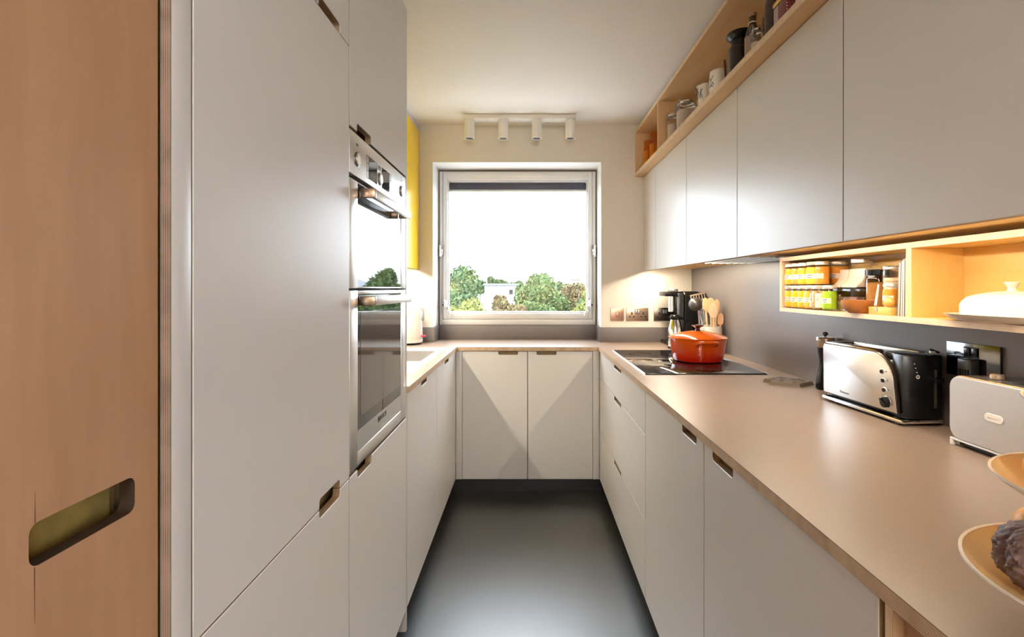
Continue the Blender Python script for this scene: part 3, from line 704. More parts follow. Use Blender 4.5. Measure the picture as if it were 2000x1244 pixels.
# ------------------------------------------------------------------ high plywood shelf and what stands on it
HX, HZ0, HZ1 = 0.727, 2.034, 2.340
hs = thing('plywood_shelf', 'long open birch plywood shelf above the wall units', 'shelf', (0.92, 2.0, HZ0))
bt = part(hs, 'bottom_board', M().box(HX + 0.0008, XR - 0.001, 0.40, 3.458, HZ0, HZ0 + 0.022), PLY_Y)
part(bt, 'front_edge', M().box(HX - 0.0005, HX + 0.0008, 0.40, 3.458, HZ0, HZ0 + 0.022), EDGE_L, 'layered plywood edge')
tb_ = part(hs, 'top_board', M().box(HX + 0.0008, XR - 0.001, 0.40, 3.458, HZ1 - 0.018, HZ1), PLY_Y)
part(tb_, 'front_edge', M().box(HX - 0.0005, HX + 0.0008, 0.40, 3.458, HZ1 - 0.018, HZ1), EDGE_L, 'layered plywood edge')
part(hs, 'back_board', M().box(XR - 0.012, XR - 0.001, 0.40, 3.458, HZ0 + 0.0222, HZ1 - 0.0182), PLY_IN)
PLY_UP = ply_face('plywood_divider', (0.62, 0.37, 0.17), (0.78, 0.53, 0.29), 'z', scale=9)
part(hs, 'end_panel', M().box(HX, XR - 0.013, 3.443, 3.458, HZ0 + 0.0222, HZ1 - 0.0182), PLY_UP)
part(hs, 'divider', M().box(HX, XR - 0.013, 2.855, 2.870, HZ0 + 0.0222, HZ1 - 0.0182), PLY_UP)
HS = HZ0 + 0.0222
def jarbody(r, h, neck=0.8, nh=0.15): return [(0, 0), (r * 0.92, 0), (r, 0.006), (r, h * (1 - nh - 0.1)), (r * 0.95, h * (1 - nh - 0.04)), (r * neck, h * (1 - nh)), (r * neck, h)]
YCONT = plain('yellow_contents', (0.62, 0.36, 0.02), 0.6, var=0.3, scale=90)
def storage_jar(label, x, y, r, h):
    t = thing('storage_jar', label, 'jar', (x, y, HS), group='amber storage jars')
    part(t, 'glass', M().lathe(jarbody(r, h * 0.9, 0.85, 0.12), (x, y, HS)), AMBERG)
    part(t, 'contents', M().lathe([(0, 0), (r * 0.94, 0), (r * 0.94, h * 0.6), (0, h * 0.62)], (x, y, HS + 0.004)), YCONT)
    part(t, 'lid', M().lathe([(r * 0.86, 0), (r * 0.9, 0.002), (r * 0.9, h * 0.08), (r * 0.8, h * 0.1), (0, h * 0.1)], (x, y, HS + h * 0.9)), AMBERG)
storage_jar('shorter amber glass jar in the far end of the high shelf', 0.785, 3.335, 0.030, 0.185)
storage_jar('taller amber glass jar next to the shelf divider', 0.800, 3.215, 0.034, 0.205)
WIREM = plain('jar_wire', (0.35, 0.33, 0.31), 0.3, metal=1.0)
FLOUR = plain('pale_contents', (0.55, 0.44, 0.36), 0.7, var=0.15, scale=60)
def clip_jar(label, x, y, r, h, fill, z=HS):
    t = thing('clip_top_jar', label, 'jar', (x, y, z), group='clip-top glass jars on the high shelf')
    g = M().lathe(jarbody(r, h * 0.86, 0.82, 0.08), (x, y, z))
    part(t, 'glass', g, GLASS)
    if fill: part(t, 'contents', M().lathe([(0, 0), (r * 0.95, 0), (r * 0.95, h * fill), (0, h * fill)], (x, y, z + 0.003)), FLOUR)
    part(t, 'rim', M().lathe([(r * 0.80, 0), (r * 0.92, 0.002), (r * 0.92, 0.008), (r * 0.80, 0.010)], (x, y, z + h * 0.86)), CHROME)
    part(t, 'lid', M().lathe([(r * 0.80, 0), (r * 0.9, 0.003), (r * 0.88, h * 0.06), (r * 0.6, h * 0.10), (0, h * 0.11)], (x, y, z + h * 0.86 + 0.011)), GLASS)
    zz = z + h * 0.86
    cl = M().tube([(x - r * 0.95, y - 0.011, zz + 0.02), (x - r * 1.08, y - 0.011, zz - 0.03), (x - r * 1.08, y + 0.011, zz - 0.03), (x - r * 0.95, y + 0.011, zz + 0.02), (x - r * 0.9, y, zz + 0.026)], 0.0016, 6)
    part(t, 'wire_clip', cl, WIREM)
    part(t, 'wire_hinge', M().tube([(x, y + r * 0.95, zz - 0.012), (x - 0.012, y + r * 1.12, zz + 0.004), (x, y + r * 1.0, zz + 0.026)], 0.0016, 6).tube([(x + r * 0.93 * math.cos(a * PI / 12), y + r * 0.93 * math.sin(a * PI / 12), zz - 0.004) for a in range(25)], 0.0014, 6, False), WIREM)
clip_jar('clip-top glass jar nearest the shelf divider', 0.800, 2.800, 0.036, 0.185, 0.6)
clip_jar('wide clip-top glass jar, middle one of three', 0.820, 2.640, 0.052, 0.190, 0.7)
clip_jar('short clip-top glass jar before the swing-top bottle', 0.772, 2.475, 0.040, 0.135, 0)
t = thing('swing_top_bottle', 'clear swing-top glass bottle between the jars and the cups', 'bottle', (0.785, 2.355, HS))
part(t, 'glass', M().lathe([(0, 0), (0.027, 0), (0.028, 0.004), (0.028, 0.07), (0.012, 0.105), (0.010, 0.135), (0.013, 0.137), (0.013, 0.143)], (0.785, 2.355, HS)), GLASS)
part(t, 'stopper', M().sphere((0.785, 2.355, HS + 0.150), (0.010, 0.010, 0.009), 16, 8), CERAMIC)
part(t, 'wire_clip', M().tube([(0.772, 2.355, HS + 0.12), (0.770, 2.355, HS + 0.145), (0.785, 2.345, HS + 0.162), (0.798, 2.355, HS + 0.145), (0.797, 2.355, HS + 0.12)], 0.0013, 6), WIREM)
CUPP = plain('cup_print', (0.08, 0.10, 0.13), 0.5)
def cup(label, x, y, r, h, marks):
    t = thing('cup', label, 'cup', (x, y, HS), group='cream cups on the high shelf')
    part(t, 'body', M().lathe([(0, 0), (r * 0.75, 0), (r * 0.9, 0.012), (r, h * 0.5), (r * 0.92, h), (r * 0.86, h), (r * 0.92, h * 0.5), (r * 0.8, 0.016), (0, 0.012)], (x, y, HS)), CERAMIC)
    hp = [(x + r * 0.9, y + 0.0, HS + h * 0.8), (x + r * 1.5, y, HS + h * 0.72), (x + r * 1.5, y, HS + h * 0.38), (x + r * 0.95, y, HS + h * 0.3)]
    part(t, 'handle', M().tube(hp, 0.005, 8), CERAMIC)
    pm = M()
    for seq in marks:
        pts = []
        for a, v in seq:
            ang = R(205 + a); rr_ = r * (1.005 if v < 0.6 else 0.985)
            pts.append((x + rr_ * math.cos(ang), y + rr_ * math.sin(ang), HS + v * h))
        pm.tube(pts, 0.0013, 6)
    part(t, 'print', pm, CUPP)
OO = [(18 * math.cos(k * PI / 6), 0.62 + 0.16 * math.sin(k * PI / 6)) for k in range(13)]
cup('cream cup with dark line print beside the swing-top bottle', 0.790, 2.245, 0.043, 0.112, [[(a - 30, v) for a, v in OO], [(0, 0.45), (0, 0.82)], [(0, 0.6), (14, 0.8)], [(3, 0.63), (16, 0.45)]])
cup('larger cream cup with dark brushed figure next to the black canister', 0.795, 2.110, 0.046, 0.115, [[(-20, 0.4), (-12, 0.62), (-18, 0.75)], [(-12, 0.62), (4, 0.8)], [(-6, 0.42), (2, 0.58), (10, 0.46)], [(-22, 0.45), (-8, 0.48), (6, 0.40)]])
solo('wooden_stick', M().tube([(0.80, 2.040, HS + 0.004), (0.785, 2.030, HS + 0.06), (0.778, 2.022, HS + 0.125)], [0.004, 0.0045, 0.005], 8), plain('dark_twig', (0.12, 0.06, 0.03), 0.7, var=0.4, scale=120), 'short dark twig leaning between the cream cup and the black canister', 'stick')
t = thing('black_canister', 'dark canister with wide black pouring lid on the high shelf', 'canister', (0.792, 1.905, HS))
DKBR = plain('dark_brown_gloss', (0.022, 0.012, 0.009), 0.18)
part(t, 'body', M().lathe([(0, 0), (0.040, 0), (0.042, 0.003), (0.042, 0.112), (0.038, 0.120), (0.033, 0.122)], (0.792, 1.905, HS)), DKBR)
part(t, 'neck', M().lathe([(0.032, 0.118), (0.032, 0.150), (0, 0.150)], (0.792, 1.905, HS)), BLACK)
part(t, 'lid', M().lathe([(0.034, 0.146), (0.048, 0.158), (0.050, 0.163), (0.047, 0.170), (0.030, 0.176), (0, 0.178)], (0.792, 1.905, HS), sx=1.0, sy=1.05), BLACK)
BRG = plain('brown_bottle_glass', (0.035, 0.014, 0.006), 0.08, spec=0.8)
LAB2 = plain('tan_label', (0.33, 0.24, 0.18), 0.6)
def bottle(label, x, y, r, h, lab, capm, twine):
    t = thing('brown_bottle', label, 'bottle', (x, y, HS), group='brown bottles on the high shelf')
    part(t, 'glass', M().lathe([(0, 0), (r * 0.95, 0), (r, 0.004), (r, h * 0.52), (r * 0.85, h * 0.62), (r * 0.48, h * 0.76), (r * 0.42, h * 0.93), (0, h * 0.93)], (x, y, HS)), BRG)
    part(t, 'cap', M().lathe([(0, h * 0.915), (r * 0.55, h * 0.915), (r * 0.55, h * 0.985), (r * 0.4, h), (0, h)], (x, y, HS)), capm)
    if lab: part(t, 'label', M().lathe([(r * 1.012, h * lab[0]), (r * 1.012, h * lab[1])], (x, y, HS)), LAB2)
    if twine: part(t, 'twine', M().lathe([(r * 0.5, h * 0.79), (r * 0.58, h * 0.80), (r * 0.5, h * 0.815)], (x, y, HS)), PAPER)
bottle('slim brown glass bottle with tan label beside the black canister', 0.780, 1.775, 0.026, 0.178, (0.10, 0.52), BRONZE, True)
bottle('tall dark brown bottle with black cap next to the red tin', 0.785, 1.640, 0.025, 0.236, None, BLACK, True)
t = thing('ribbed_board', 'ribbed dark wooden board leaning behind the brown bottles', 'board', (0.86, 1.80, HS), local=True)
WD = plain('dark_wood', (0.14, 0.075, 0.04), 0.6, var=0.3, scale=30)
bm_ = part(t, 'panel', M().box(-0.006, 0.006, -0.035, 0.035, 0, 0.19, 0.002), WD)
for k in range(9): part(t, 'rib', M().box(-0.010, -0.006, -0.033, 0.033, 0.02 + k * 0.018, 0.028 + k * 0.018, 0.001), WD)
t.rotation_euler = (0, 0, R(28))
clip_jar('tiny clip-top jar between the two brown bottles', 0.762, 1.700, 0.019, 0.085, 0.4)
DOTRED = None
m_, nt, b_ = newmat('red_dotted_tin'); b_.inputs['Roughness'].default_value = 0.35
tc = N(nt, 'ShaderNodeTexCoord'); mp = N(nt, 'ShaderNodeMapping'); mp.inputs['Scale'].default_value = (110, 110, 110)
vo = N(nt, 'ShaderNodeTexVoronoi'); vo.inputs['Scale'].default_value = 1.0; vo.inputs['Randomness'].default_value = 0.0
cr = N(nt, 'ShaderNodeValToRGB'); cr.color_ramp.elements[0].position = 0.2; cr.color_ramp.elements[1].position = 0.24
cr.color_ramp.elements[0].color = (0.6, 0.4, 0.4, 1); cr.color_ramp.elements[1].color = (0.16, 0.012, 0.018, 1)
nt.links.new(tc.outputs['Object'], mp.inputs[0]); nt.links.new(mp.outputs[0], vo.inputs['Vector']); nt.links.new(vo.outputs['Distance'], cr.inputs[0]); nt.links.new(cr.outputs[0], b_.inputs['Base Color'])
DOTRED = m_
GOLD = plain('gold_lid', (0.65, 0.42, 0.10), 0.15, metal=1.0)
t = thing('red_tin', 'dark red dotted tin with gold lid and pale label', 'tin', (0.79, 1.525, HS))
part(t, 'body', M().box(0.752, 0.828, 1.487, 1.563, HS, HS + 0.075, 0.004), DOTRED)
part(t, 'lid', M().box(0.748, 0.832, 1.483, 1.567, HS + 0.075, HS + 0.092, 0.005), GOLD)
part(t, 'label', M().box(0.7505, 0.7515, 1.535, 1.561, HS + 0.004, HS + 0.072), plain('lilac_label', (0.45, 0.33, 0.36), 0.6))
solo('cream_canister', M().lathe([(0, 0), (0.036, 0), (0.038, 0.003), (0.038, 0.11), (0.040, 0.112), (0.040, 0.128), (0.034, 0.134), (0, 0.135)], (0.785, 1.420, HS)), CERAMIC, 'plain cream canister at the near end of the high shelf', 'canister')

# ------------------------------------------------------------------ spice shelf
PX, PZ0, PZ1, PY0, PY1 = 0.966, 1.1925, 1.396, 0.55, 1.962
ss = thing('spice_shelf', 'open birch plywood spice shelf on the splashback', 'shelf', (1.04, 1.25, PZ0))
PLY_SP = ply_face('plywood_spice', (0.70, 0.44, 0.13), (0.80, 0.54, 0.20), 'y', scale=9)
b1 = part(ss, 'bottom_board', M().box(PX + 0.0008, 1.107, PY0, PY1, PZ0, PZ0 + 0.0145), PLY_SP)
part(b1, 'front_edge', M().box(PX - 0.0005, PX + 0.0008, PY0, PY1, PZ0, PZ0 + 0.0145), EDGE_L)
b2 = part(ss, 'top_board', M().box(PX + 0.0008, 1.107, PY0, PY1, PZ1 - 0.0145, PZ1), PLY_SP)
part(b2, 'front_edge', M().box(PX - 0.0005, PX + 0.0008, PY0, PY1, PZ1 - 0.0145, PZ1), EDGE_L)
PI0, PI1 = PZ0 + 0.0147, PZ1 - 0.0147
part(ss, 'back_board', M().box(1.098, 1.107, PY0, PY1, PI0, PI1), PLY_SP)
part(ss, 'end_panel', M().box(PX, 1.0975, 1.946, PY1, PI0, PI1), EDGE_LY)
part(ss, 'divider', M().box(PX, 1.0975, 1.289, 1.307, PI0, PI1), ply_face('plywood_spice_upright', (0.70, 0.44, 0.13), (0.80, 0.54, 0.20), 'z', scale=9))
S = PI0
LIDM = plain('jar_lid', (0.66, 0.58, 0.50), 0.3, metal=0.5)
SP = {n: plain('spice_' + n, c, 0.6, var=0.25, scale=70) for n, c in {'yellow': (0.80, 0.45, 0.01), 'orange': (0.72, 0.27, 0.015), 'amber': (0.66, 0.36, 0.03), 'green': (0.30, 0.50, 0.01), 'seed': (0.42, 0.25, 0.07), 'brown': (0.30, 0.17, 0.08), 'tan': (0.58, 0.40, 0.20)}.items()}
def speck(name, c1, c2, sc):
    m, nt, b = newmat(name); b.inputs['Roughness'].default_value = 0.6
    g = N(nt, 'ShaderNodeNewGeometry'); v = N(nt, 'ShaderNodeTexVoronoi'); v.inputs['Scale'].default_value = sc
    nt.links.new(g.outputs['Position'], v.inputs['Vector'])
    cr = N(nt, 'ShaderNodeValToRGB'); cr.color_ramp.elements[0].color = (*c1, 1); cr.color_ramp.elements[1].color = (*c2, 1)
    sp = N(nt, 'ShaderNodeSeparateColor'); nt.links.new(v.outputs['Color'], sp.inputs[0]); nt.links.new(sp.outputs[0], cr.inputs[0]); nt.links.new(cr.outputs[0], b.inputs['Base Color'])
    bp = N(nt, 'ShaderNodeBump'); setin(bp, Strength=0.6, Distance=0.002); bp.invert = True
    nt.links.new(v.outputs['Distance'], bp.inputs['Height']); nt.links.new(bp.outputs[0], b.inputs['Normal'])
    return m
GRAIN = speck('grain', (0.50, 0.28, 0.05), (0.80, 0.62, 0.25), 260)
BEAN = speck('dark_grain', (0.14, 0.06, 0.05), (0.34, 0.22, 0.22), 200)
SEED = speck('seed_mix', (0.25, 0.12, 0.02), (0.62, 0.40, 0.12), 320)
def bend(m, x, y, r, a0, z):
    """wrap a flat drawing (x right, y up) round a jar"""
    for v in m.bm.verts:
        ang = a0 + v.co.x / r; rr_ = r + 0.0003 + v.co.z
        v.co = Vector((x + rr_ * math.cos(ang), y + rr_ * math.sin(ang), z + v.co.y))
    return m
def spice(label, x, y, z, r, h, body, band=None, tag=None, lines=None, fill=0.80, fillmat=None):
    t = thing('spice_jar', label, 'jar', (x, y, z), group='spice jars on the spice shelf')
    hl = h * 0.15
    part(t, 'glass', M().lathe([(0, 0), (r * 0.93, 0), (r, 0.004), (r, h * 0.74), (r * 0.9, h * 0.80), (r * 0.86, h * 0.85)], (x, y, z), 24), GLASS)
    part(t, 'contents', M().lathe([(0, 0), (r * 0.93, 0), (r * 0.93, h * fill * 0.9), (0, h * fill * 0.9)], (x, y, z + 0.004), 24), fillmat or SP[body])
    part(t, 'lid', M().lathe([(r * 0.84, 0), (r * 0.93, 0), (r * 0.95, 0.002), (r * 0.95, hl - 0.002), (r * 0.9, hl), (0, hl)], (x, y, z + h - hl), 24), LIDM)
    a0 = R(206)
    if body and band is not None:
        part(t, 'label', M().lathe([(r * 1.008, h * 0.10), (r * 1.008, h * 0.68)], (x, y, z), 20, a0 - 1.25, a0 + 0.9), SP[body])
        lb_ = part(t, 'name_band', M().lathe([(r * 1.016, h * 0.28), (r * 1.016, h * 0.49)], (x, y, z), 20, a0 - 1.0, a0 + 0.75), PAPER)
        if lines:
            for i, s_ in enumerate(lines):
                part(lb_, 'lettering', bend(text_mesh(s_, h * 0.085, 0.0001), x, y, r * 1.018, a0 - 0.10, z + h * (0.43 - 0.10 * i)), INK)
        else:
            for i, (p, q) in enumerate(((-0.55, 0.25), (-0.50, 0.12))):
                part(lb_, 'print_line', M().lathe([(r * 1.02, h * (0.415 - 0.09 * i)), (r * 1.02, h * (0.440 - 0.09 * i))], (x, y, z), 10, a0 + p, a0 + q), INK)
    if tag:
        c = a0 + tag
        tg = part(t, 'back_label', M().lathe([(r * 1.02, h * 0.10), (r * 1.02, h * 0.68)], (x, y, z), 10, c - 0.42, c + 0.42), PAPER)
        rg = M().lathe([(0.0036, 0), (0.0036, 0.0003), (0.0024, 0.0003), (0.0024, 0)], seg=18)
        part(tg, 'ring_mark', bend(rg, x, y, r * 1.021, c - 0.15, z + h * 0.42), INK)
        for k in range(3): part(tg, 'print_line', M().lathe([(r * 1.022, h * (0.60 - 0.04 * k)), (r * 1.022, h * (0.607 - 0.04 * k))], (x, y, z), 6, c - 0.3, c + 0.3), GREY)
H = 0.0825
Z2 = S + H + 0.0006
spice('small yellow spice jar, leftmost of the lower row', 0.99, 1.921, S, 0.0225, H, 'yellow', 1, None, ['MUSTARD', 'POWDER'])
spice('small yellow spice jar, second in the lower row', 0.99, 1.8755, S, 0.0225, H, 'yellow', 1)
spice('small yellow spice jar with ringed beige tag, third in the lower row', 0.99, 1.83, S, 0.0225, H, 'yellow', 1, 0.9)
spice('small amber spice jar with ringed beige tag, fourth in the lower row', 0.99, 1.7845, S, 0.0225, H, 'amber', 1, 0.75)
spice('wide seed jar with large beige tag in the lower row', 0.994, 1.7315, S, 0.03, H, None, None, 0.35, None, 0.82, SEED)
spice('small spice jar with lime green label', 0.99, 1.6775, S, 0.0225, H, 'green', 1)
spice('small yellow spice jar, leftmost of the upper row', 0.99, 1.921, Z2, 0.0225, H - 0.002, 'yellow', 1)
spice('small orange spice jar with square mark, second in the upper row', 0.99, 1.8755, Z2, 0.0225, H - 0.002, 'amber', 1)
spice('small yellow spice jar, third in the upper row', 0.99, 1.83, Z2, 0.0225, H - 0.002, 'yellow', 1)
spice('wide bright yellow spice jar with ringed beige tag in the upper row', 1.0, 1.7765, Z2, 0.03, H - 0.001, 'yellow', 1, 0.95)
spice('small dark orange spice jar beside the wide yellow jar', 0.992, 1.7235, Z2, 0.0225, H - 0.002, 'orange', 1, None, ['GROUND', 'ALLSPICE'])
spice('wide jar with orange ground spice at the end of the upper row', 1.0645, 1.7475, Z2, 0.029, H - 0.001, 'orange', 1)
spice('wide seed jar at the back, under the jar of orange ground spice', 1.0645, 1.7475, S, 0.0290, H, None, None, None, None, 0.8, SEED)
LIDS = plain('dispenser_lid', (0.66, 0.58, 0.48), 0.3)
def dispenser(label, x0, x1, y0, y1, z1, fm, fz):
    t = thing('dispenser_box', label, 'container', ((x0 + x1) / 2, (y0 + y1) / 2, S), group='square dispenser boxes on the spice shelf')
    zs = S + (z1 - S) * 0.54
    part(t, 'box', M().prism(rrect(x0, x1, y0, y1, 0.006, 3), S, zs, lambda u, v, w_: (u, v, w_)), GLASS)
    part(t, 'contents', M().box(x0 + 0.003, x1 - 0.003, y0 + 0.003, y1 - 0.003, S + 0.002, S + fz), fm)
    d = x1 - x0; q = z1 - zs
    prof = [(x0, zs + 0.003), (x1, zs + 0.003), (x1, z1), (x0 + d * 0.38, z1), (x0 + d * 0.36, z1 - q * 0.25), (x0 + d * 0.33, z1 - q * 0.45), (x0 + d * 0.24, z1 - q * 0.64), (x0 + d * 0.10, z1 - q * 0.78), (x0, z1 - q * 0.85)]
    part(t, 'pouring_lid', M().prism(prof, y0, y1, lambda u, v, w_: (u, w_, v), bev=0.002, bothsides=True), LIDS)
    part(t, 'seal', M().box(x0 + 0.001, x1 - 0.001, y0 + 0.001, y1 - 0.001, zs + 0.0002, zs + 0.003), BLACK_M)
dispenser('narrow dispenser box with grain, beside the lime green jar', 1.015, 1.085, 1.662, 1.708, 1.342, GRAIN, 0.030)
dispenser('dispenser box with dark beans, behind the wooden bowl', 1.015, 1.085, 1.580, 1.658, 1.342, BEAN, 0.045)
dispenser('dispenser box with grain, beside the leaning booklets', 1.036, 1.094, 1.362, 1.440, 1.340, GRAIN, 0.050)
t = thing('low_glass_jar', 'low clear glass jar with steel lid on top of the bean dispenser', 'jar', (1.056, 1.619, 1.3421))
part(t, 'glass', M().lathe([(0, 0), (0.027, 0), (0.0285, 0.003), (0.0285, 0.018)], (1.056, 1.619, 1.3421)), GLASS)
part(t, 'lid', M().lathe([(0.0285, 0.018), (0.0295, 0.019), (0.0295, 0.029), (0.027, 0.031), (0, 0.031)], (1.056, 1.619, 1.3421)), LIDM)
t = thing('large_jar', 'large brown tinted jar with black lid behind the wooden bowl', 'jar', (1.057, 1.543, S))
part(t, 'glass', M().lathe(jarbody(0.034, 0.118, 0.9, 0.06), (1.057, 1.543, S)), clear('smoky_glass', (0.75, 0.62, 0.45)))
part(t, 'contents', M().lathe([(0, 0), (0.031, 0), (0.031, 0.085), (0, 0.088)], (1.057, 1.543, S + 0.004)), SP['tan'])
part(t, 'lid', M().lathe([(0.032, 0.112), (0.034, 0.112), (0.034, 0.128), (0, 0.130)], (1.057, 1.543, S)), BLACK)
t = thing('measuring_glass', 'tall clear glass jar with fine print behind the stacked jars', 'glass', (1.062, 1.490 - 0.014, S))
part(t, 'glass', M().lathe([(0, 0), (0.029, 0), (0.031, 0.004), (0.033, 0.132)], (1.062, 1.490 - 0.014, S)), GLASS)
part(t, 'contents', M().lathe([(0, 0), (0.028, 0), (0.0295, 0.10), (0, 0.10)], (1.062, 1.490 - 0.014, S + 0.003)), plain('flour', (0.74, 0.58, 0.38), 0.7))
part(t, 'rim', M().lathe([(0.0325, 0.131), (0.0345, 0.132), (0.0345, 0.136), (0.0325, 0.137)], (1.062, 1.490 - 0.014, S)), CHROME)
ORW = plain('orange_wood', (0.42, 0.16, 0.04), 0.35, var=0.3, scale=25)
solo('wooden_bowl', M().lathe([(0, 0), (0.022, 0), (0.030, 0.006), (0.040, 0.022), (0.0425, 0.038), (0.039, 0.038), (0.036, 0.022), (0.026, 0.009), (0, 0.007)], (0.975, 1.512, S)), ORW, 'small reddish brown wooden bowl on the spice shelf', 'bowl')
YW = plain('yellow_wood', (0.66, 0.42, 0.10), 0.45, var=0.2, scale=14, stretch=(1, 1, 8))
t = thing('wooden_box', 'flat yellow wooden box with small latch on the spice shelf', 'box', (1.0, 1.41, S))
part(t, 'box', M().box(0.970, 1.030, 1.366, 1.458, S, S + 0.021, 0.0015), YW)
part(t, 'latch', M().box(0.9688, 0.9702, 1.420, 1.428, S + 0.009, S + 0.020), BRONZE)
SB = S + 0.0212
spice('small jar with orange band label reading smoky, below a clear jar', 1.003, 1.412, SB, 0.0200, 0.064, 'orange', 1, None, ['SMOKY'])
spice('small clear jar stacked on the smoky spice jar', 1.003, 1.412, SB + 0.0645, 0.0200, 0.046, None, None, None, None, 0.1, SP['tan'])
solo('wooden_scoop', M().sphere((0.9805, 1.387, SB + 0.0135), (0.0095, 0.0185, 0.0135), 20, 12), plain('orange_scoop', (0.66, 0.33, 0.06), 0.45, var=0.2, scale=30), 'small rounded orange wooden scoop head on the wooden box', 'scoop')
solo('butter_spreader', M().tube([(0.976, 1.437, SB + 0.003), (0.985, 1.444, SB + 0.028), (0.994, 1.450, SB + 0.062)], [0.0035, 0.0032, 0.0022], 8), WHITEPL, 'thin pale spreader standing before the measuring glass', 'spreader')
BKC = plain('booklet_cover', (0.72, 0.64, 0.56), 0.5); BKD = plain('booklet_dark', (0.05, 0.045, 0.05), 0.5)
for i in range(4):
    t = thing('booklet', 'thin pale booklet leaning on the divider, %s from the divider' % ('first', 'second', 'third', 'fourth')[i], 'booklet', (1.03, 1.3105 + i * 0.0085, S), group='booklets leaning on the spice shelf divider', local=True)
    part(t, 'pages', M().box(-0.060, 0.060, 0.0012, 0.0052, 0.0, 0.150 - 0.004 * i), BKC)
    part(t, 'cover', M().box(-0.061, 0.061, 0.0054, 0.0066, 0.0, 0.151 - 0.004 * i), BKD if i % 2 == 0 else GREY)
    part(t, 'cover', M().box(-0.061, 0.061, 0.0, 0.0010, 0.0, 0.151 - 0.004 * i), BKC)
    t.rotation_euler = (R(1.5 + 2.0 * i) * 0.35, 0, 0)
t = thing('butter_dish', 'cream ceramic butter dish with domed lid and knob', 'butter dish', (1.022, 1.085, S))
def superl(cx, cy, prof, z0, n=3.2, seg=40):
    m = M(); rings = []
    for rx, ry, z in prof:
        ring_ = []
        for k in range(seg):
            a = 2 * PI * k / seg; c, s_ = math.cos(a), math.sin(a)
            ring_.append(m.bm.verts.new((cx + rx * math.copysign(abs(c) ** (2 / n), c), cy + ry * math.copysign(abs(s_) ** (2 / n), s_), z0 + z)))
        rings.append(ring_)
    for p, q in zip(rings, rings[1:]):
        for k in range(seg): m.bm.faces.new((p[k], p[(k + 1) % seg], q[(k + 1) % seg], q[k]))
    m.bm.faces.new(rings[0][::-1]); m.bm.faces.new(rings[-1])
    return m
CER2 = plain('butter_ceramic', (0.74, 0.67, 0.57), 0.16, coat=0.6)
part(t, 'dish', superl(1.018, 1.080, [(0.055, 0.100, 0), (0.066, 0.112, 0.004), (0.076, 0.124, 0.014), (0.078, 0.126, 0.016), (0.074, 0.121, 0.016), (0.064, 0.110, 0.008)], S), CER2)
part(t, 'lid', superl(1.022, 1.080, [(0.056, 0.098, 0.0085), (0.056, 0.098, 0.036), (0.053, 0.094, 0.045), (0.046, 0.084, 0.054), (0.034, 0.064, 0.061), (0.016, 0.034, 0.066), (0.004, 0.008, 0.068)], S), CER2)
part(t, 'knob', M().lathe([(0, 0), (0.010, 0), (0.007, 0.006), (0.010, 0.013), (0.014, 0.018), (0.012, 0.020), (0, 0.021)], (1.022, 1.080, S + 0.0665)), CER2)
# ------------------------------------------------------------------ ceiling spot bar
t = thing('spotlight_bar', 'white ceiling bar with four cylinder spotlights before the window', 'light', (-0.05, 3.275, 2.352))
part(t, 'bar', M().box(-0.405, 0.305, 3.235, 3.312, 2.354, ZC - 0.0005, 0.003), WHITE)
for k in range(4):
    x = -0.372 + 0.2153 * k
    s_ = part(t, 'spotlight', M().lathe([(0.010, 0.118), (0.030, 0.118), (0.032, 0.115), (0.032, 0.003), (0.031, 0), (0.027, 0), (0.027, 0.030)], (x, 3.272, 2.236), 32), WHITE)
    part(s_, 'lamp_glass', M().lathe([(0, 0.004), (0.0268, 0.004)], (x, 3.272, 2.236), 28), BLACK_M)
for k in range(3): part(t, 'screw', M().cyl((-0.264 + 0.2153 * k, 3.272, 2.3535), 0.006, 0.002, 'z', 14), STEEL_R)

# ------------------------------------------------------------------ sink, kettle, left socket
SK = 0.9172
t = thing('sink', 'inset stainless steel sink with drainer under the yellow cabinet', 'sink', (-0.75, 2.64, 0.76))
fl = M()
fx0, fx1, fy0, fy1 = -1.000, -0.492, 2.145, 3.135
bx0, bx1, by0, by1 = -0.945, -0.530, 2.530, 2.960
fl.box(fx0, bx0, fy0, fy1, SK, SK + 0.0025, 0.0008).box(bx1, fx1, fy0, fy1, SK, SK + 0.0025, 0.0008).box(bx0, bx1, by1, fy1, SK, SK + 0.0025, 0.0008).box(bx0, bx1, fy0, by0, SK, SK + 0.0025, 0.0008)
part(t, 'flange', fl, STEEL)
ba = M()
ba.box(bx0, bx0 + 0.002, by0, by1, 0.76, SK + 0.001).box(bx1 - 0.002, bx1, by0, by1, 0.76, SK + 0.001).box(bx0, bx1, by0, by0 + 0.002, 0.76, SK + 0.001).box(bx0, bx1, by1 - 0.002, by1, 0.76, SK + 0.001).box(bx0, bx1, by0, by1, 0.758, 0.760)
part(t, 'basin', ba, STEEL_R)
part(t, 'plug_hole', M().lathe([(0.02, 0.0005), (0.040, 0.0005), (0.042, 0.002), (0.038, 0.003), (0.02, 0.0)], (-0.74, 2.745, 0.7602)), CHROME)
for k in range(6): part(t, 'drainer_rib', M().box(-0.90 + k * 0.06, -0.888 + k * 0.06, 2.19, 2.50, SK + 0.0025, SK + 0.0045, 0.0008), STEEL)
kx, ky, kz = -0.770, 3.335, 0.9172
t = thing('kettle', 'white plastic jug kettle with red switch behind the sink', 'kettle', (kx, ky, kz))
KW = plain('kettle_white', (0.80, 0.74, 0.68), 0.2)
part(t, 'power_base', M().lathe([(0, 0), (0.080, 0), (0.082, 0.004), (0.082, 0.010), (0, 0.010)], (kx, ky, kz)), BLACK)
part(t, 'lower_ring', M().lathe([(0.078, 0.0105), (0.0845, 0.014), (0.0855, 0.034), (0.084, 0.035), (0.0835, 0.0352)], (kx, ky, kz), 40), KW)
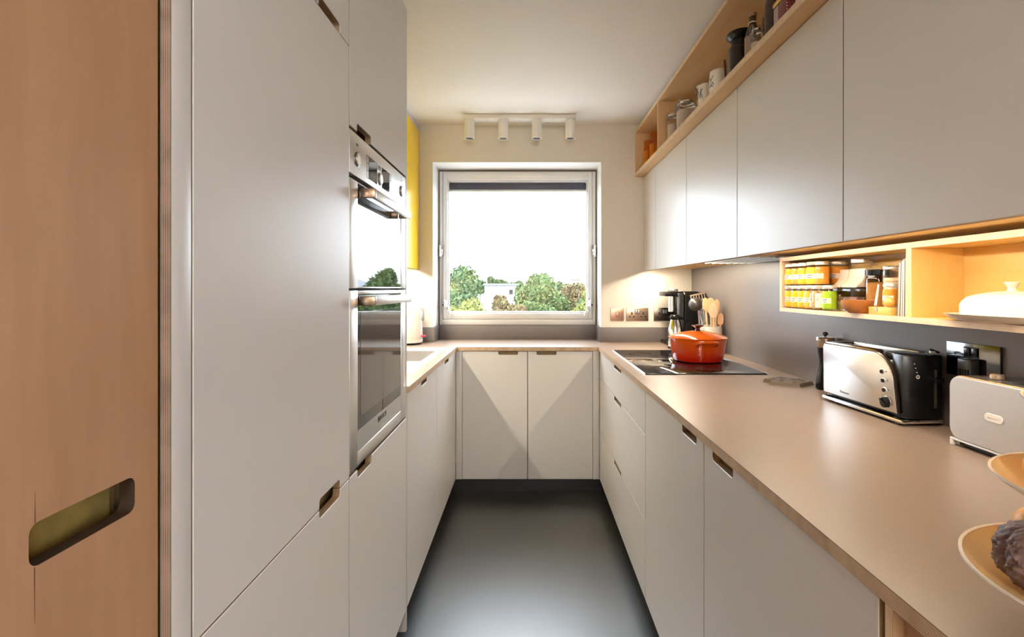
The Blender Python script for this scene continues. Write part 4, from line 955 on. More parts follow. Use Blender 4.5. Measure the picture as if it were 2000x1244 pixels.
part(t, 'body', M().lathe([(0.0835, 0.036), (0.085, 0.040), (0.084, 0.09), (0.079, 0.17), (0.073, 0.235), (0.069, 0.247), (0, 0.247)], (kx, ky, kz), 40), KW)
part(t, 'lid', M().lathe([(0, 0), (0.066, 0), (0.064, 0.010), (0.050, 0.015), (0, 0.017)], (kx, ky, kz + 0.2475), 36), KW)
hp = [(kx + 0.060, ky, kz + 0.238), (kx + 0.095, ky, kz + 0.243), (kx + 0.122, ky, kz + 0.225), (kx + 0.134, ky, kz + 0.18), (kx + 0.145, ky, kz + 0.115)]
part(t, 'handle', M().tube(hp, [0.014, 0.016, 0.0165, 0.015, 0.010], 14), KW)
part(t, 'water_gauge', M().sphere((kx + 0.079, ky - 0.012, kz + 0.185), (0.012, 0.014, 0.028), 16, 10), plain('gauge_clear', (0.55, 0.58, 0.62), 0.1))
part(t, 'switch', M().box(kx + 0.080, kx + 0.110, ky - 0.028, ky - 0.010, kz + 0.048, kz + 0.060, 0.004), RED)
part(t, 'maker_mark', M().box(kx + 0.016, kx + 0.030, ky - 0.0765, ky - 0.074, kz + 0.205, kz + 0.208), INK)
def socket(label, x0, x1, z0, z1, plate, kind):
    """wall plate on the back wall: kind 'switch' or 'double'"""
    t = thing('wall_socket', label, 'socket', ((x0 + x1) / 2, YB, z0), group='metal wall plates')
    p = part(t, 'plate', M().box(x0, x1, YB - 0.006, YB - 0.0002, z0, z1, 0.0012), plate)
    xc = (x0 + x1) / 2; zc = (z0 + z1) / 2
    if kind == 'switch':
        part(p, 'surround', M().box(xc - 0.011, xc + 0.011, YB - 0.0072, YB - 0.006, zc - 0.017, zc + 0.017), INK)
        part(p, 'rocker', M().box(xc - 0.009, xc + 0.009, YB - 0.0095, YB - 0.0065, zc - 0.015, zc + 0.015, 0.001), plate)
        return
    w_ = x1 - x0
    for q in (0.25, 0.77):
        cx = x0 + w_ * q
        part(p, 'pin_hole', M().box(cx - 0.004, cx + 0.004, YB - 0.0065, YB - 0.006, zc - 0.004, zc + 0.016), BLACK_M)
        part(p, 'pin_hole', M().box(cx - 0.019, cx - 0.006, YB - 0.0065, YB - 0.006, zc - 0.020, zc - 0.012), BLACK_M)
        part(p, 'pin_hole', M().box(cx + 0.006, cx + 0.019, YB - 0.0065, YB - 0.006, zc - 0.020, zc - 0.012), BLACK_M)
    part(p, 'switch_surround', M().box(xc - 0.017, xc + 0.017, YB - 0.0068, YB - 0.006, zc + 0.003, zc + 0.033), INK)
    for s_ in (-1, 1): part(p, 'rocker', M().box(xc + s_ * 0.008 - 0.006, xc + s_ * 0.008 + 0.006, YB - 0.0095, YB - 0.0062, zc + 0.006, zc + 0.030, 0.001), STEEL_R)
socket('rose bronze light switch plate, leftmost of the three plates', 0.5606, 0.649, 1.060, 1.1485, plain('rose_bronze', (0.50, 0.32, 0.24), 0.3, metal=0.9), 'switch')
socket('bronze double socket between the light switch and the dark socket', 0.666, 0.815, 1.060, 1.1485, plain('socket_bronze', (0.44, 0.33, 0.24), 0.28, metal=0.9), 'double')
socket('dark nickel double socket half hidden by the coffee machine', 0.851, 1.000, 1.060, 1.1485, plain('dark_nickel', (0.17, 0.14, 0.115), 0.25, metal=0.9), 'double')
socket('grey double socket behind the kettle handle', -0.850, -0.701, 1.062, 1.150, plain('grey_metal', (0.40, 0.40, 0.40), 0.35, metal=0.7), 'double')

# ------------------------------------------------------------------ hob and casserole
WZ = 0.9172
t = thing('hob', 'black glass induction hob set in the right worktop', 'hob', (0.75, 2.56, WZ))
part(t, 'glass', M().box(0.4955, 1.0045, 2.152, 2.968, WZ + 0.0005, WZ + 0.0055, 0.001), HOBGLASS)
part(t, 'trim', M().box(0.4925, 0.4953, 2.150, 2.970, WZ, WZ + 0.006), STEEL)
part(t, 'trim', M().box(1.0047, 1.0075, 2.150, 2.970, WZ, WZ + 0.006), STEEL)
HR = plain('hob_print', (0.10, 0.10, 0.10), 0.2)
for x, y, r in ((0.62, 2.36, 0.085), (0.86, 2.30, 0.07), (0.62, 2.78, 0.07), (0.86, 2.76, 0.09)):
    part(t, 'cooking_ring', M().lathe([(r, 0), (r, 0.0003), (r - 0.002, 0.0003), (r - 0.002, 0)], (x, y, WZ + 0.0055), 40), HR)
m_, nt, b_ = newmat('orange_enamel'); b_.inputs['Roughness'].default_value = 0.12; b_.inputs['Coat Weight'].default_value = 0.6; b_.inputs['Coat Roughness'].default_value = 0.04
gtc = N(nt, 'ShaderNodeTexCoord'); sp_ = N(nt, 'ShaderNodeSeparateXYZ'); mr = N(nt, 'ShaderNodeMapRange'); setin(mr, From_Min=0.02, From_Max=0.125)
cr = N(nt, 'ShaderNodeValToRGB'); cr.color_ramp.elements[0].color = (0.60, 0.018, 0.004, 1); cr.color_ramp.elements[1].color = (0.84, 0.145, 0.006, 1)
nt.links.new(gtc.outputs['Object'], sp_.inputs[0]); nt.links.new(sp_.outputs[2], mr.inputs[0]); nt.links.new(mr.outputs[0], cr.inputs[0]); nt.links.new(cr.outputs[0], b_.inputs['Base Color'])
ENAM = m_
px_, py_, pz_ = 0.842, 2.535, WZ + 0.0061
t = thing('casserole', 'orange red enamelled cast iron casserole with lid on the hob', 'pot', (px_, py_, pz_))
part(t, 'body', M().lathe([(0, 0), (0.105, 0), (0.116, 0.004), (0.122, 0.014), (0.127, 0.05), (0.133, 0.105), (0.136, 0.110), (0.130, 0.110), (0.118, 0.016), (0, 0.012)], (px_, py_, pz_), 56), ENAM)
for s_ in (-1, 1):
    hy = py_ + s_ * 0.131
    part(t, 'side_handle', M().tube([(px_ - 0.046, hy - s_ * 0.006, pz_ + 0.088), (px_ - 0.044, hy + s_ * 0.014, pz_ + 0.099), (px_ - 0.030, hy + s_ * 0.028, pz_ + 0.103), (px_ + 0.030, hy + s_ * 0.028, pz_ + 0.103), (px_ + 0.044, hy + s_ * 0.014, pz_ + 0.099), (px_ + 0.046, hy - s_ * 0.006, pz_ + 0.088)], [0.010, 0.008, 0.0065, 0.0065, 0.008, 0.010], 10), ENAM)
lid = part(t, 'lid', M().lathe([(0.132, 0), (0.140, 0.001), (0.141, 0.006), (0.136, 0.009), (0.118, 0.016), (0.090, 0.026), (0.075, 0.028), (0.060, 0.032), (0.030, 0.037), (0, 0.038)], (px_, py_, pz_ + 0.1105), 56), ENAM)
part(lid, 'knob', M().lathe([(0, 0), (0.013, 0), (0.010, 0.008), (0.012, 0.014), (0.028, 0.022), (0.029, 0.025), (0.024, 0.027), (0, 0.028)], (px_, py_, pz_ + 0.148), 28), plain('knob_maroon', (0.10, 0.012, 0.008), 0.25))

# ------------------------------------------------------------------ coffee machine
t = thing('coffee_machine', 'black filter coffee machine with steel column in the right corner', 'coffee machine', (1.0, 3.27, WZ))
part(t, 'base', M().box(0.885, 1.095, 3.140, 3.420, WZ, WZ + 0.025, 0.008, 3), BLACK)
part(t, 'tower', M().prism([(3.135, WZ + 0.026), (3.40, WZ + 0.026), (3.40, WZ + 0.335), (3.22, WZ + 0.345), (3.165, WZ + 0.340), (3.135, WZ + 0.315)], 0.965, 1.060, lambda u, v, w_: (w_, u, v), bev=0.004, bothsides=True), BLACK)
part(t, 'rounded_side', M().prism(rrect(3.135, 3.40, WZ + 0.026, WZ + 0.338, 0.06, 6), 1.061, 1.097, lambda u, v, w_: (w_, u, v), bev=0.004, bothsides=True), BLACK)
part(t, 'front_facet', M().box(0.930, 0.9645, 3.150, 3.20, WZ + 0.026, WZ + 0.332, 0.006, 3), plain('black_gloss', (0.02, 0.022, 0.026), 0.08, coat=0.6))
part(t, 'brew_arm', M().box(0.862, 0.9645, 3.205, 3.360, WZ + 0.312, WZ + 0.342, 0.008, 3), BLACK)
part(t, 'steel_column', M().cyl((0.915, 3.250, WZ + 0.215), 0.022, 0.096, 'z', 24), STEEL)
part(t, 'cap', M().lathe([(0, 0), (0.030, 0), (0.031, 0.003), (0.030, 0.015), (0.027, 0.018), (0, 0.018)], (0.930, 3.27, WZ + 0.3425)), STEEL_R)
part(t, 'control_box', M().box(0.966, 1.04, 3.070, 3.1345, WZ + 0.001, WZ + 0.100, 0.006, 3), plain('dark_grey_plastic', (0.035, 0.037, 0.04), 0.4))
t = thing('thermal_carafe', 'steel thermal carafe with black lid under the brew arm', 'carafe', (0.905, 3.245, WZ + 0.0252))
ccx, ccy, ccz = 0.888, 3.085, WZ
t.location = (ccx, ccy, ccz); BASE[t.name] = Vector((ccx, ccy, ccz))
part(t, 'foot', M().lathe([(0, 0), (0.040, 0), (0.043, 0.004), (0.043, 0.014), (0, 0.014)], (ccx, ccy, ccz)), BLACK)
part(t, 'body', M().lathe([(0.041, 0.0145), (0.041, 0.030), (0.044, 0.034), (0.044, 0.070), (0.041, 0.110), (0.034, 0.150), (0.026, 0.175), (0, 0.175)], (ccx, ccy, ccz), 32), CHROME)
part(t, 'lid', M().lathe([(0, 0), (0.029, 0), (0.032, 0.008), (0.030, 0.020), (0.022, 0.028), (0, 0.030)], (ccx, ccy, ccz + 0.1755)), BLACK)
part(t, 'handle', M().tube([(ccx + 0.026, ccy - 0.012, ccz + 0.186), (ccx + 0.052, ccy - 0.016, ccz + 0.180), (ccx + 0.058, ccy - 0.016, ccz + 0.13), (ccx + 0.052, ccy - 0.016, ccz + 0.06), (ccx + 0.043, ccy - 0.012, ccz + 0.05)], 0.009, 10), BLACK)

# ------------------------------------------------------------------ utensil crocks
def crock(label, x, y, r, h):
    t = thing('utensil_crock', label, 'crock', (x, y, WZ), group='cream utensil crocks')
    part(t, 'wall', M().lathe([(0, 0), (r * 0.96, 0), (r, 0.004), (r, h), (r * 0.90, h), (r * 0.90, 0.010), (0, 0.010)], (x, y, WZ), 36), CERAMIC)
    return t
cA = (1.028, 2.995, 0.043, 0.150); cB = (1.048, 2.885, 0.046, 0.148)
crock('cream ceramic utensil crock farther back, half hidden', *cA)
crock('cream ceramic utensil crock in front holding wooden spoons', *cB)
def spoon_mesh(p0, p1, bl, bw, bt, facing):
    """stick from p0 to p1 with an oval spoon bowl beyond p1"""
    p0, p1 = Vector(p0), Vector(p1); d = (p1 - p0).normalized()
    m = M().tube([p0, p0.lerp(p1, 0.5), p1], [0.0052, 0.005, 0.0055], 10)
    f = Vector(facing); f = (f - d * f.dot(d)).normalized(); s_ = d.cross(f)
    bo = M(); n = 14; rings = []
    for i in range(n + 1):
        tt = i / n; wv = bw * math.sqrt(max(0.0, 1 - (2 * tt - 1) ** 2)) ** 0.9 + 0.004 * (1 - tt)
        c = p1 + d * (bl * tt - 0.006); ring_ = []
        for k in range(10):
            a = 2 * PI * k / 10
            ring_.append(bo.bm.verts.new(c + s_ * math.cos(a) * max(wv, 0.0008) + f * (math.sin(a) * bt * (0.4 + 0.6 * wv / bw) - (bt * 1.3 * math.cos(a) ** 0 * (1 - abs(math.cos(a))) * (1 if math.sin(a) > 0 else 0)) * (wv / bw))))
        rings.append(ring_)
    for a, b in zip(rings, rings[1:]):
        for k in range(10): bo.bm.faces.new((a[k], a[(k + 1) % 10], b[(k + 1) % 10], b[k]))
    bo.bm.faces.new(rings[0][::-1]); bo.bm.faces.new(rings[-1])
    return m.join(bo)
CF = (-0.35, -0.94, 0.1)
def at(px, py, d): return ((px - 1030.5) * d / 1000, d, CAM_Z - (py - 563) * d / 1000)
zb = WZ + 0.0115
def wood(label, base, neck, bl, bw, bt=0.004, mat=None, name='wooden_spoon', cat='spoon'):
    m = spoon_mesh(base, neck, bl, bw, bt, CF)
    solo(name, m, mat or BEECH, label, cat, 'wooden utensils in the front crock')
PALEW = plain('pale_wood', (0.74, 0.56, 0.38), 0.5, var=0.08, scale=14, stretch=(5, 5, 1))
wood('pale wooden spoon nearest the viewer with its hollow facing out', (1.047, 2.868, zb), (1.0395, 2.862, 1.118), 0.088, 0.0215, mat=PALEW)
wood('tall wooden spoon standing behind the pale spoon', (1.044, 2.890, zb), (1.036, 2.892, 1.142), 0.092, 0.0225)
wood('wooden spoon leaning right beside the pale spoon', (1.055, 2.884, zb), (1.061, 2.880, 1.132), 0.094, 0.0165)
wood('wooden spoon leaning left behind the tall spoon', (1.030, 2.905, zb), (1.015, 2.912, 1.158), 0.075, 0.0165)
wood('small wooden spoon low at the right side of the crock', (1.068, 2.868, zb), (1.0775, 2.862, 1.080), 0.068, 0.0135)
solo('wooden_spatula', M().prism([(-0.006, 0), (0.006, 0), (0.007, 0.16), (0.019, 0.20), (0.020, 0.27), (0.012, 0.275), (-0.012, 0.27), (-0.018, 0.20), (-0.007, 0.16)], -0.002, 0.002, lambda u, v, w_: (1.062 + u + 0.03 * v, 2.907 + w_, zb + v), bev=0.0008, bothsides=True), BEECH, 'flat wooden spatula standing at the back right of the crock', 'spatula')
GPL = plain('grey_nylon', (0.055, 0.048, 0.044), 0.35)
t = thing('ladle', 'dark grey nylon ladle leaning out of the rear crock', 'ladle', (1.0, 2.99, zb))
lb = (0.975, 2.965, 1.185)
part(t, 'handle', M().tube([(1.008, 3.000, zb), (1.003, 2.988, 1.08), (0.994, 2.976, 1.155)], 0.005, 10), STEEL)
bowl = M().lathe([(0.0005, -0.036), (0.018, -0.032), (0.032, -0.018), (0.040, 0.0), (0.041, 0.010), (0.038, 0.010), (0.037, 0.0), (0.029, -0.016), (0.016, -0.028), (0.0005, -0.032)], seg=28)
part(t, 'bowl', bowl.xf(Matrix.Translation(lb) @ Matrix.Rotation(R(-68), 4, 'X') @ Matrix.Rotation(R(12), 4, 'Y')), GPL)
t = thing('slotted_turner', 'grey brown slotted turner above the ladle in the rear crock', 'turner', (1.02, 3.01, zb))
part(t, 'handle', M().tube([(1.045, 3.008, zb), (1.040, 3.016, 1.12), (1.032, 3.022, 1.205)], 0.005, 8), STEEL)
hd_ = M(); f_ = frame((1.008, 3.024, 1.228), (0.95, -0.1, 0.22), (-0.22, 0.0, 0.95))
bars = [(-0.045, 0.045, -0.024, -0.014), (-0.045, 0.045, 0.012, 0.022)] + [(-0.045 + k * 0.0157, -0.038 + k * 0.0157, -0.014, 0.012) for k in range(6)]
for i, (a, b, c, d) in enumerate(bars): hd_.box(a, b, c, d, -0.0015, 0.0015, 0.0006)
part(t, 'blade', hd_.xf(f_), plain('turner_nylon', (0.34, 0.26, 0.19), 0.4))
t = thing('balloon_whisk', 'shiny steel whisk standing in the rear crock', 'whisk', (1.024, 2.984, zb))
part(t, 'handle', M().cyl((1.024, 2.984, zb), 0.0065, 0.105, 'z', 14), STEEL)
for k in range(7):
    a = PI * k / 7; loop = []
    for j in range(21):
        u = j / 20; q = math.sin(PI * u) ** 0.75; wd = 0.023 * math.copysign(math.sin(PI * min(u, 1 - u) * 1.0) ** 0.9 * (1 if abs(u - 0.5) > 1e-6 else 0) * min(1.0, abs(u - 0.5) * 5), 0.5 - u) + math.copysign(0.004, 0.5 - u)
        loop.append((1.024 + wd * math.cos(a), 2.984 + wd * math.sin(a), zb + 0.10 + 0.132 * q))
    part(t, 'wire_loop', M().tube(loop, 0.0012, 6), CHROME)

# ------------------------------------------------------------------ trivet, pepper mill
TRV = plain('trivet_taupe', (0.15, 0.115, 0.085), 0.55)
O2 = [(0.9105, 1.927), (0.996, 1.871), (1.079, 1.927), (1.081, 1.972), (0.997, 2.035), (0.911, 1.985), (0.934, 1.956)]
m = M()
bmm = m.bm
cen = Vector((0.996, 1.952))
def lift(p, k, z): v = cen + (Vector(p) - cen) * k; return (v.x, v.y, z)
t = thing('trivet', 'taupe angular trivet with triangular cut-outs on the worktop', 'trivet', (0.996, 1.952, WZ))
part(t, 'slab', M().raw([lift(p, 1.0, WZ) for p in O2] + [lift(p, 0.93, WZ + 0.013) for p in O2], [tuple(range(7))[::-1], tuple(range(7, 14))] + [(i, (i + 1) % 7, 7 + (i + 1) % 7, 7 + i) for i in range(7)]), TRV, flat=True)
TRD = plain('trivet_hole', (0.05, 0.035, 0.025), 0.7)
k = 0
for cx, cy in ((0.955, 1.930), (0.996, 1.905), (1.035, 1.928), (0.975, 1.962), (1.018, 1.958), (0.995, 2.002), (0.948, 1.978), (1.046, 1.968)):
    s_ = 1 if k % 2 else -1; k += 1
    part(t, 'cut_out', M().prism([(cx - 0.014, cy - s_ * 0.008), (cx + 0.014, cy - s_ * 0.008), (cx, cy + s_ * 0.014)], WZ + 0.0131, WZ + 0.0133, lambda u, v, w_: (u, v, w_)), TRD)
pmx, pmy = 1.071, 1.842
t = thing('pepper_mill', 'slim waisted black pepper mill with bronze head beside the long toaster', 'pepper mill', (pmx, pmy, WZ))
part(t, 'body', M().lathe([(0, 0), (0.030, 0), (0.031, 0.004), (0.030, 0.030), (0.025, 0.055), (0.0195, 0.085), (0.0195, 0.105), (0.024, 0.135), (0.0255, 0.150), (0, 0.150)], (pmx, pmy, WZ), 32), BLACK)
part(t, 'head', M().lathe([(0, 0), (0.0255, 0), (0.030, 0.020), (0.0305, 0.032), (0.028, 0.037), (0, 0.038)], (pmx, pmy, WZ + 0.1505), 32), plain('mill_bronze', (0.45, 0.35, 0.28), 0.25, metal=0.8))
part(t, 'knob', M().lathe([(0, 0), (0.004, 0), (0.004, 0.003), (0.0095, 0.008), (0.0095, 0.012), (0.005, 0.017), (0, 0.018)], (pmx, pmy, WZ + 0.189), 20), BLACKN)

# ------------------------------------------------------------------ long toaster
t = thing('long_slot_toaster', 'long-slot toaster with brushed steel front and black end', 'toaster', (1.030, 1.505, WZ), R(3.6), local=True)
def arc2(cx, cy, r, a0, a1, k=8): return [(cx + r * math.cos(R(a0 + (a1 - a0) * i / k)), cy + r * math.sin(R(a0 + (a1 - a0) * i / k))) for i in range(k + 1)]
prof = [(0.168, 0.020), (0.168, 0.180), (0.160, 0.190), (-0.060, 0.190)] + [(-0.145 + 0.085 * math.sin(R(a)) ** 1.0 * 1.0, 0.020 + 0.170 * math.cos(R(a - 90))) for a in ()] + [(-0.060 - 0.085 * math.sin(R(a)), 0.10 + 0.09 * math.cos(R(a))) for a in range(10, 91, 10)] + [(-0.150, 0.06), (-0.156, 0.020)]
PS = lambda u, v, w_: (w_, u, v)
part(t, 'body', M().prism([(u * 0.99, min(v, 0.168)) for u, v in prof], -0.050, 0.052, PS, bev=0.004, bothsides=True), BLACK)
front_p = [(0.160, 0.030), (0.163, 0.174), (0.156, 0.184), (-0.058, 0.184)] + [(-0.058 - 0.074 * math.sin(R(a)), 0.098 + 0.086 * math.cos(R(a))) for a in range(10, 91, 10)] + [(-0.138, 0.06), (-0.142, 0.030)]
BST = plain('toaster_steel', (0.72, 0.71, 0.70), 0.27, metal=1.0, bump=0.015, bscale=400, stretch=(1, 0.03, 1))
fp = part(t, 'front_panel', M().prism(front_p, -0.0600, -0.0545, PS, bev=0.0015, seg=2), BST)
part(t, 'front_trim', M().prism([(u * 1.02, v * 1.015) for u, v in front_p], -0.0585, -0.0503, PS, bev=0.002), plain('dark_trim', (0.05, 0.035, 0.028), 0.2, metal=0.5))
part(t, 'top_rim', M().box(-0.052, -0.030, -0.062, 0.166, 0.166, 0.191, 0.004).box(-0.052, 0.052, 0.148, 0.166, 0.166, 0.191, 0.004), plain('brown_chrome', (0.42, 0.33, 0.26), 0.15, metal=1.0))
part(t, 'back_rim', M().box(0.030, 0.052, -0.110, 0.147, 0.166, 0.191, 0.004), STEEL)
part(t, 'slot_floor', M().box(-0.030, 0.030, -0.10, 0.148, 0.1665, 0.170), BLACK_M)
part(t, 'end_cap', M().prism([(-0.050, -0.120), (-0.050, -0.152), (-0.030, -0.164), (0.020, -0.170), (0.048, -0.164), (0.056, -0.150), (0.056, -0.060), (-0.028, -0.062), (-0.040, -0.10)], 0.018, 0.188, lambda u, v, w_: (u, v, w_), bev=0.006, seg=2, bothsides=True), BLACK)
part(t, 'chrome_base', M().box(-0.060, 0.056, -0.162, 0.170, 0.006, 0.017, 0.004), CHROME)
part(t, 'foot', M().box(-0.050, -0.030, 0.13, 0.15, 0, 0.006), BLACK_M); part(t, 'foot', M().box(-0.050, -0.030, -0.14, -0.12, 0, 0.006), BLACK_M)
part(t, 'foot', M().box(0.030, 0.050, 0.13, 0.15, 0, 0.006), BLACK_M); part(t, 'foot', M().box(0.030, 0.050, -0.14, -0.12, 0, 0.006), BLACK_M)
for y, z in ((-0.093, 0.134), (-0.097, 0.110), (-0.101, 0.085)):
    b_ = part(fp, 'button_ring', M().cyl((-0.0600, y, z), 0.0075, 0.002, '-x', 20, bev=0.0006), STEEL)
    part(b_, 'button', M().cyl((-0.0620, y, z), 0.0056, 0.003, '-x', 18, bev=0.001), BLACK)
    part(b_, 'indicator', M().cyl((-0.0600, y - 0.014, z + 0.002), 0.0016, 0.0006, '-x', 10), RED if z > 0.12 else INK)
d_ = part(fp, 'dial_ring', M().cyl((-0.0600, -0.108, 0.053), 0.0165, 0.002, '-x', 28, bev=0.0006), CHROME)
part(d_, 'dial', M().cyl((-0.0620, -0.108, 0.053), 0.0145, 0.008, '-x', 28, bev=0.0015).join(M().box(-0.004, 0, -0.0025, 0.0025, -0.014, 0.014, 0.001), Matrix.Translation((-0.070, -0.108, 0.053)) @ Matrix.Rotation(R(-55), 4, 'X')), BLACK)
for k_ in range(7):
    a = R(-40 + k_ * 44); part(fp, 'dial_mark', M().cyl((-0.0600, -0.108 + 0.021 * math.cos(a), 0.053 + 0.021 * math.sin(a)), 0.0009, 0.0004, '-x', 8), INK)
part(fp, 'maker_lettering', text_mesh('Domoaro', 0.0105).xf(frame((-0.0602, 0.060, 0.045), (0, -1, 0), (0, 0, 1))), GREY)
for i, (x, z) in enumerate(((-0.030, 0.165), (-0.027, 0.154), (-0.024, 0.143))): part(t, 'indicator_dot', M().cyl((x, -0.1655 - i * 0.0004, z), 0.0013, 0.0012, '-y', 10), WHITEPL)
part(t, 'end_emblem', M().lathe([(0.0050, 0), (0.0050, 0.0006), (0.0038, 0.0006), (0.0038, 0)], seg=20).box(-0.002, 0.002, -0.0008, 0.0008, 0, 0.0006).xf(frame((-0.021, -0.1665, 0.131), (1, 0, 0), (0, 0, 1))), WHITEPL)
part(t, 'lever', M().box(0.012, 0.036, -0.186, -0.168, 0.118, 0.130, 0.003), BLACK)
part(t, 'lever_slot', M().box(0.021, 0.027, -0.1715, -0.1695, 0.050, 0.150), INK)

# ------------------------------------------------------------------ grey toaster
t = thing('grey_toaster', 'grey steel toaster with rounded corners and oval badge', 'toaster', (1.04, 1.03, WZ))
GT = plain('grey_steel', (0.60, 0.59, 0.60), 0.34, metal=0.85, bump=0.01, bscale=300)
SHELL_WARM = plain('shell_warm_reflection', (0.62, 0.45, 0.30), 0.25, metal=0.9)  # steel shell, the warm light it reflects put into the colour
rp = rrect(0.850, 1.198, WZ + 0.018, WZ + 0.163, 0.026, 6)
part(t, 'shell', M().prism(rp, 0.9905, 1.092, PS, bev=0.002, bothsides=True), SHELL_WARM)
fpn = part(t, 'front_plate', M().prism(rrect(0.8525, 1.1955, WZ + 0.0185, WZ + 0.1605, 0.025, 6), 0.985, 0.990, PS, bev=0.001), GT)
part(t, 'base_frame', M().box(0.986, 1.090, 0.853, 1.196, WZ + 0.0125, WZ + 0.0175, 0.001), WHITEPL)
for x in (0.986, 1.082):
    for y in (0.853, 1.188): part(t, 'leg', M().box(x, x + 0.008, y, y + 0.008, WZ, WZ + 0.0123, 0.001), WHITEPL)
part(t, 'underside', M().box(0.998, 1.080, 0.866, 1.182, WZ + 0.003, WZ + 0.0123), BLACK_M)
for x in (1.013, 1.052): part(t, 'slot', M().box(x, x + 0.022, 0.885, 1.070, WZ + 0.1632, WZ + 0.1640), BLACK_M)
part(t, 'slot_frame', M().box(0.999, 1.088, 0.868, 1.150, WZ + 0.1625, WZ + 0.1631), plain('slot_frame', (0.08, 0.075, 0.07), 0.3))
part(t, 'browning_knob', M().cyl((1.030, 1.123, WZ + 0.1632), 0.0125, 0.011, 'z', 24, bev=0.0015), plain('knob_tan', (0.50, 0.37, 0.27), 0.3, metal=0.5))
bd = part(fpn, 'badge', M().prism(rrect(1.060, 1.103, WZ + 0.079, WZ + 0.096, 0.0083, 6), 0.9832, 0.985, PS, bev=0.0006), WHITEPL)
part(bd, 'badge_lettering', text_mesh('smooocco', 0.0068).xf(frame((0.9832, 1.0815, WZ + 0.0875), (0, -1, 0), (0, 0, 1))), plain('emboss_grey', (0.50, 0.48, 0.46), 0.5))

# ------------------------------------------------------------------ socket on the splashback with plug
t = thing('wall_socket', 'black nickel double socket on the splashback behind the toasters', 'socket', (1.107, 1.27, 1.056), group='metal wall plates')
p = part(t, 'plate', M().box(1.1015, 1.1078, 1.193, 1.347, 1.056, 1.1425, 0.0012), BLACKN)
part(p, 'switch_surround', M().box(1.1005, 1.1015, 1.250, 1.292, 1.108, 1.134), BLACK)
for y in (1.260, 1.281): part(p, 'rocker', M().box(1.098, 1.1006, y - 0.008, y + 0.008, 1.111, 1.131, 0.001), BLACK)
t = thing('mains_plug', 'black ribbed mains plug in the splashback socket', 'plug', (1.085, 1.262, 1.056))
part(t, 'body', M().box(1.076, 1.1012, 1.246, 1.284, 1.056, 1.106, 0.004, 3), plain('plug_black', (0.05, 0.052, 0.06), 0.3))
for k in range(5): part(t, 'grip_rib', M().box(1.0745, 1.0765, 1.249 + k * 0.0075, 1.2525 + k * 0.0075, 1.059, 1.080), BLACK)
part(t, 'cord', M().tube([(1.086, 1.265, 1.058), (1.085, 1.264, 1.03), (1.092, 1.262, 0.96), (1.099, 1.250, 0.925), (1.099, 1.20, 0.9215)], 0.0035, 8), BLACK)
t = thing('usb_lead', 'short usb lead with pale metal tip lying on the black toaster end', 'cable', (1.075, 1.36, WZ + 0.19), local=True)
part(t, 'lead', M().tube([(0.010, -0.01, -0.0005 + 0.004), (0.004, 0.006, 0.008), (-0.004, 0.002, 0.010), (-0.006, -0.004, 0.008)], 0.0028, 8), BLACK)
part(t, 'metal_tip', M().box(-0.014, -0.003, -0.016, -0.006, 0.0012, 0.0075, 0.001), WHITEPL)

# ------------------------------------------------------------------ fruit stand
fxc, fyc = 0.580, 0.473
t = thing('tiered_fruit_stand', 'three-tier cream bowl stand at the right edge of the worktop', 'fruit stand', (fxc, fyc, WZ))
INB = plain('bowl_inside', (0.72, 0.48, 0.22), 0.25)
for z, r, nm in ((1.000, 0.140, 'lower_bowl'), (1.092, 0.1157, 'middle_bowl'), (1.171, 0.0904, 'upper_bowl')):
    d = 0.036
    b_ = part(t, nm, M().lathe([(0.008, -d - 0.004), (r * 0.42, -d - 0.004), (r * 0.72, -d * 0.68), (r * 0.93, -d * 0.24), (r, -0.002), (r * 0.998, 0.0), (r * 0.975, -0.0005)], (fxc, fyc, z), 64), CERAMIC)
    part(b_, 'glazed_inside', M().lathe([(r * 0.976, -0.0008), (r * 0.91, -d * 0.22), (r * 0.70, -d * 0.63), (r * 0.41, -d * 0.98), (0.007, -d)], (fxc, fyc, z), 64), INB)
part(t, 'stem', M().cyl((fxc, fyc, WZ + 0.012), 0.006, 0.31, 'z', 16), STEEL)
part(t, 'foot', M().lathe([(0, 0), (0.055, 0), (0.056, 0.003), (0.020, 0.010), (0.012, 0.040), (0.006, 0.0425)], (fxc, fyc, WZ), 36), CERAMIC)
part(t, 'ring_handle', M().tube([(fxc + 0.018 * math.cos(a * PI / 8), fyc, WZ + 0.340 + 0.018 * math.sin(a * PI / 8)) for a in range(17)], 0.003, 8), STEEL)
ORG = plain('orange_skin', (0.85, 0.36, 0.012), 0.42, bump=0.25, bscale=500)
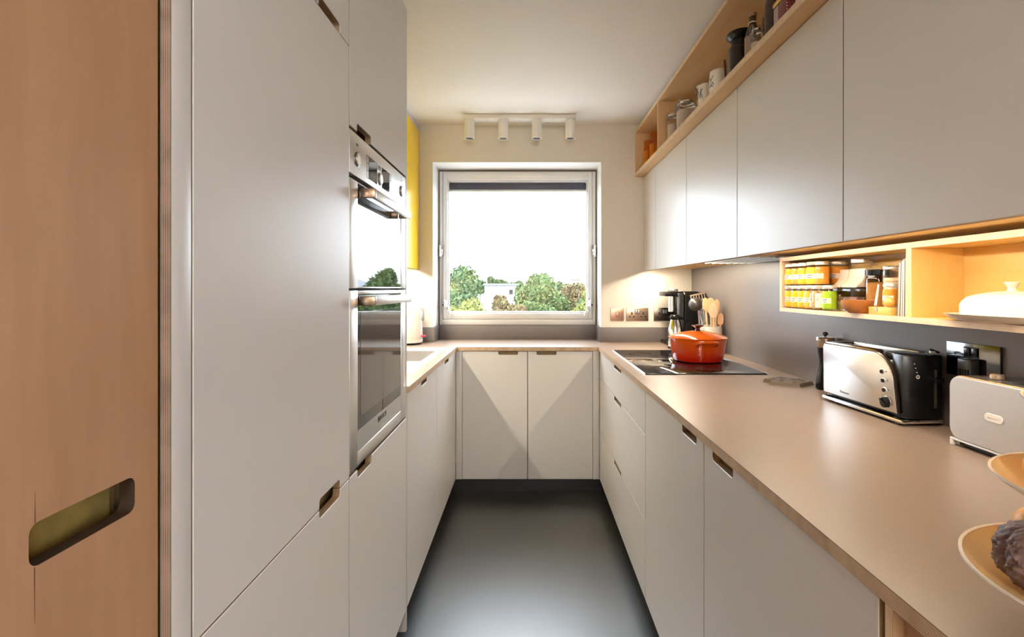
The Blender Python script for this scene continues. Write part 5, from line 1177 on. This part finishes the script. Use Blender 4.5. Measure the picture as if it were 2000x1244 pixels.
def fruit(label, x, y, z, r, grp='oranges in the fruit stand'):
    t = thing('orange', label, 'orange', (x, y, z - r), group=grp)
    part(t, 'skin', M().lathe([(r * math.sin(PI * i / 16) * (1.02), -r * 0.94 * math.cos(PI * i / 16)) for i in range(17)], (x, y, z), 28), ORG)
    part(t, 'stem_scar', M().lathe([(0, 0.0012), (0.003, 0.0008), (0.0035, 0)], (x, y, z + r * 0.94), 10), plain('scar_green', (0.15, 0.20, 0.05), 0.6) if 'scar_green' not in MATS else MATS['scar_green'])
fruit('orange at the back of the lower bowl behind the dark squash', 0.575, 0.568, 1.0115, 0.0275)
fruit('orange in the middle bowl of the fruit stand', 0.5445, 0.524, 1.0925, 0.0275)
fruit('orange deeper in the middle bowl beside the stem', 0.612, 0.522, 1.0925, 0.0275)
gx, gy, gz = 0.5155, 0.499, 1.0135
m = M(); seg, rg = 132, 44; rings = []
for i in range(rg + 1):
    th = PI * i / rg; ring_ = []
    for k in range(seg):
        a = 2 * PI * k / seg
        rib = abs(math.sin(a * 5.5 + 0.5 * math.sin(th * 3))) ** 0.5
        warts = 0.055 * math.sin(a * 23 + 3 * th) * math.sin(th * 17 + 2 * math.sin(a * 3)) + 0.03 * math.sin(a * 31 + th * 29)
        rr_ = (0.84 + 0.16 * rib + warts) * math.sin(th) ** 0.85
        zz_ = -math.cos(th) * 0.88 * (1 - 0.18 * math.exp(-(math.sin(th) * 3) ** 2))
        ring_.append(m.bm.verts.new((gx + 0.047 * rr_ * math.cos(a), gy + 0.047 * rr_ * math.sin(a), gz + 0.038 * zz_ * 1.05)))
    rings.append(ring_)
for p_, q_ in zip(rings, rings[1:]):
    for k in range(seg): m.bm.faces.new((p_[k], p_[(k + 1) % seg], q_[(k + 1) % seg], q_[k]))
m.bm.faces.new(rings[0][::-1]); m.bm.faces.new(rings[-1])
t = thing('ribbed_squash', 'small dark purple brown ribbed squash in the lower bowl', 'squash', (gx, gy, gz - 0.04))
part(t, 'skin', m, plain('squash_skin', (0.17, 0.105, 0.095), 0.55, var=0.45, scale=90, bump=0.4, bscale=220), angle=70)
part(t, 'stalk', M().tube([(gx, gy, gz + 0.026), (gx + 0.002, gy, gz + 0.040), (gx + 0.006, gy - 0.002, gz + 0.046)], [0.007, 0.005, 0.0055], 10), plain('stalk', (0.28, 0.20, 0.10), 0.7))
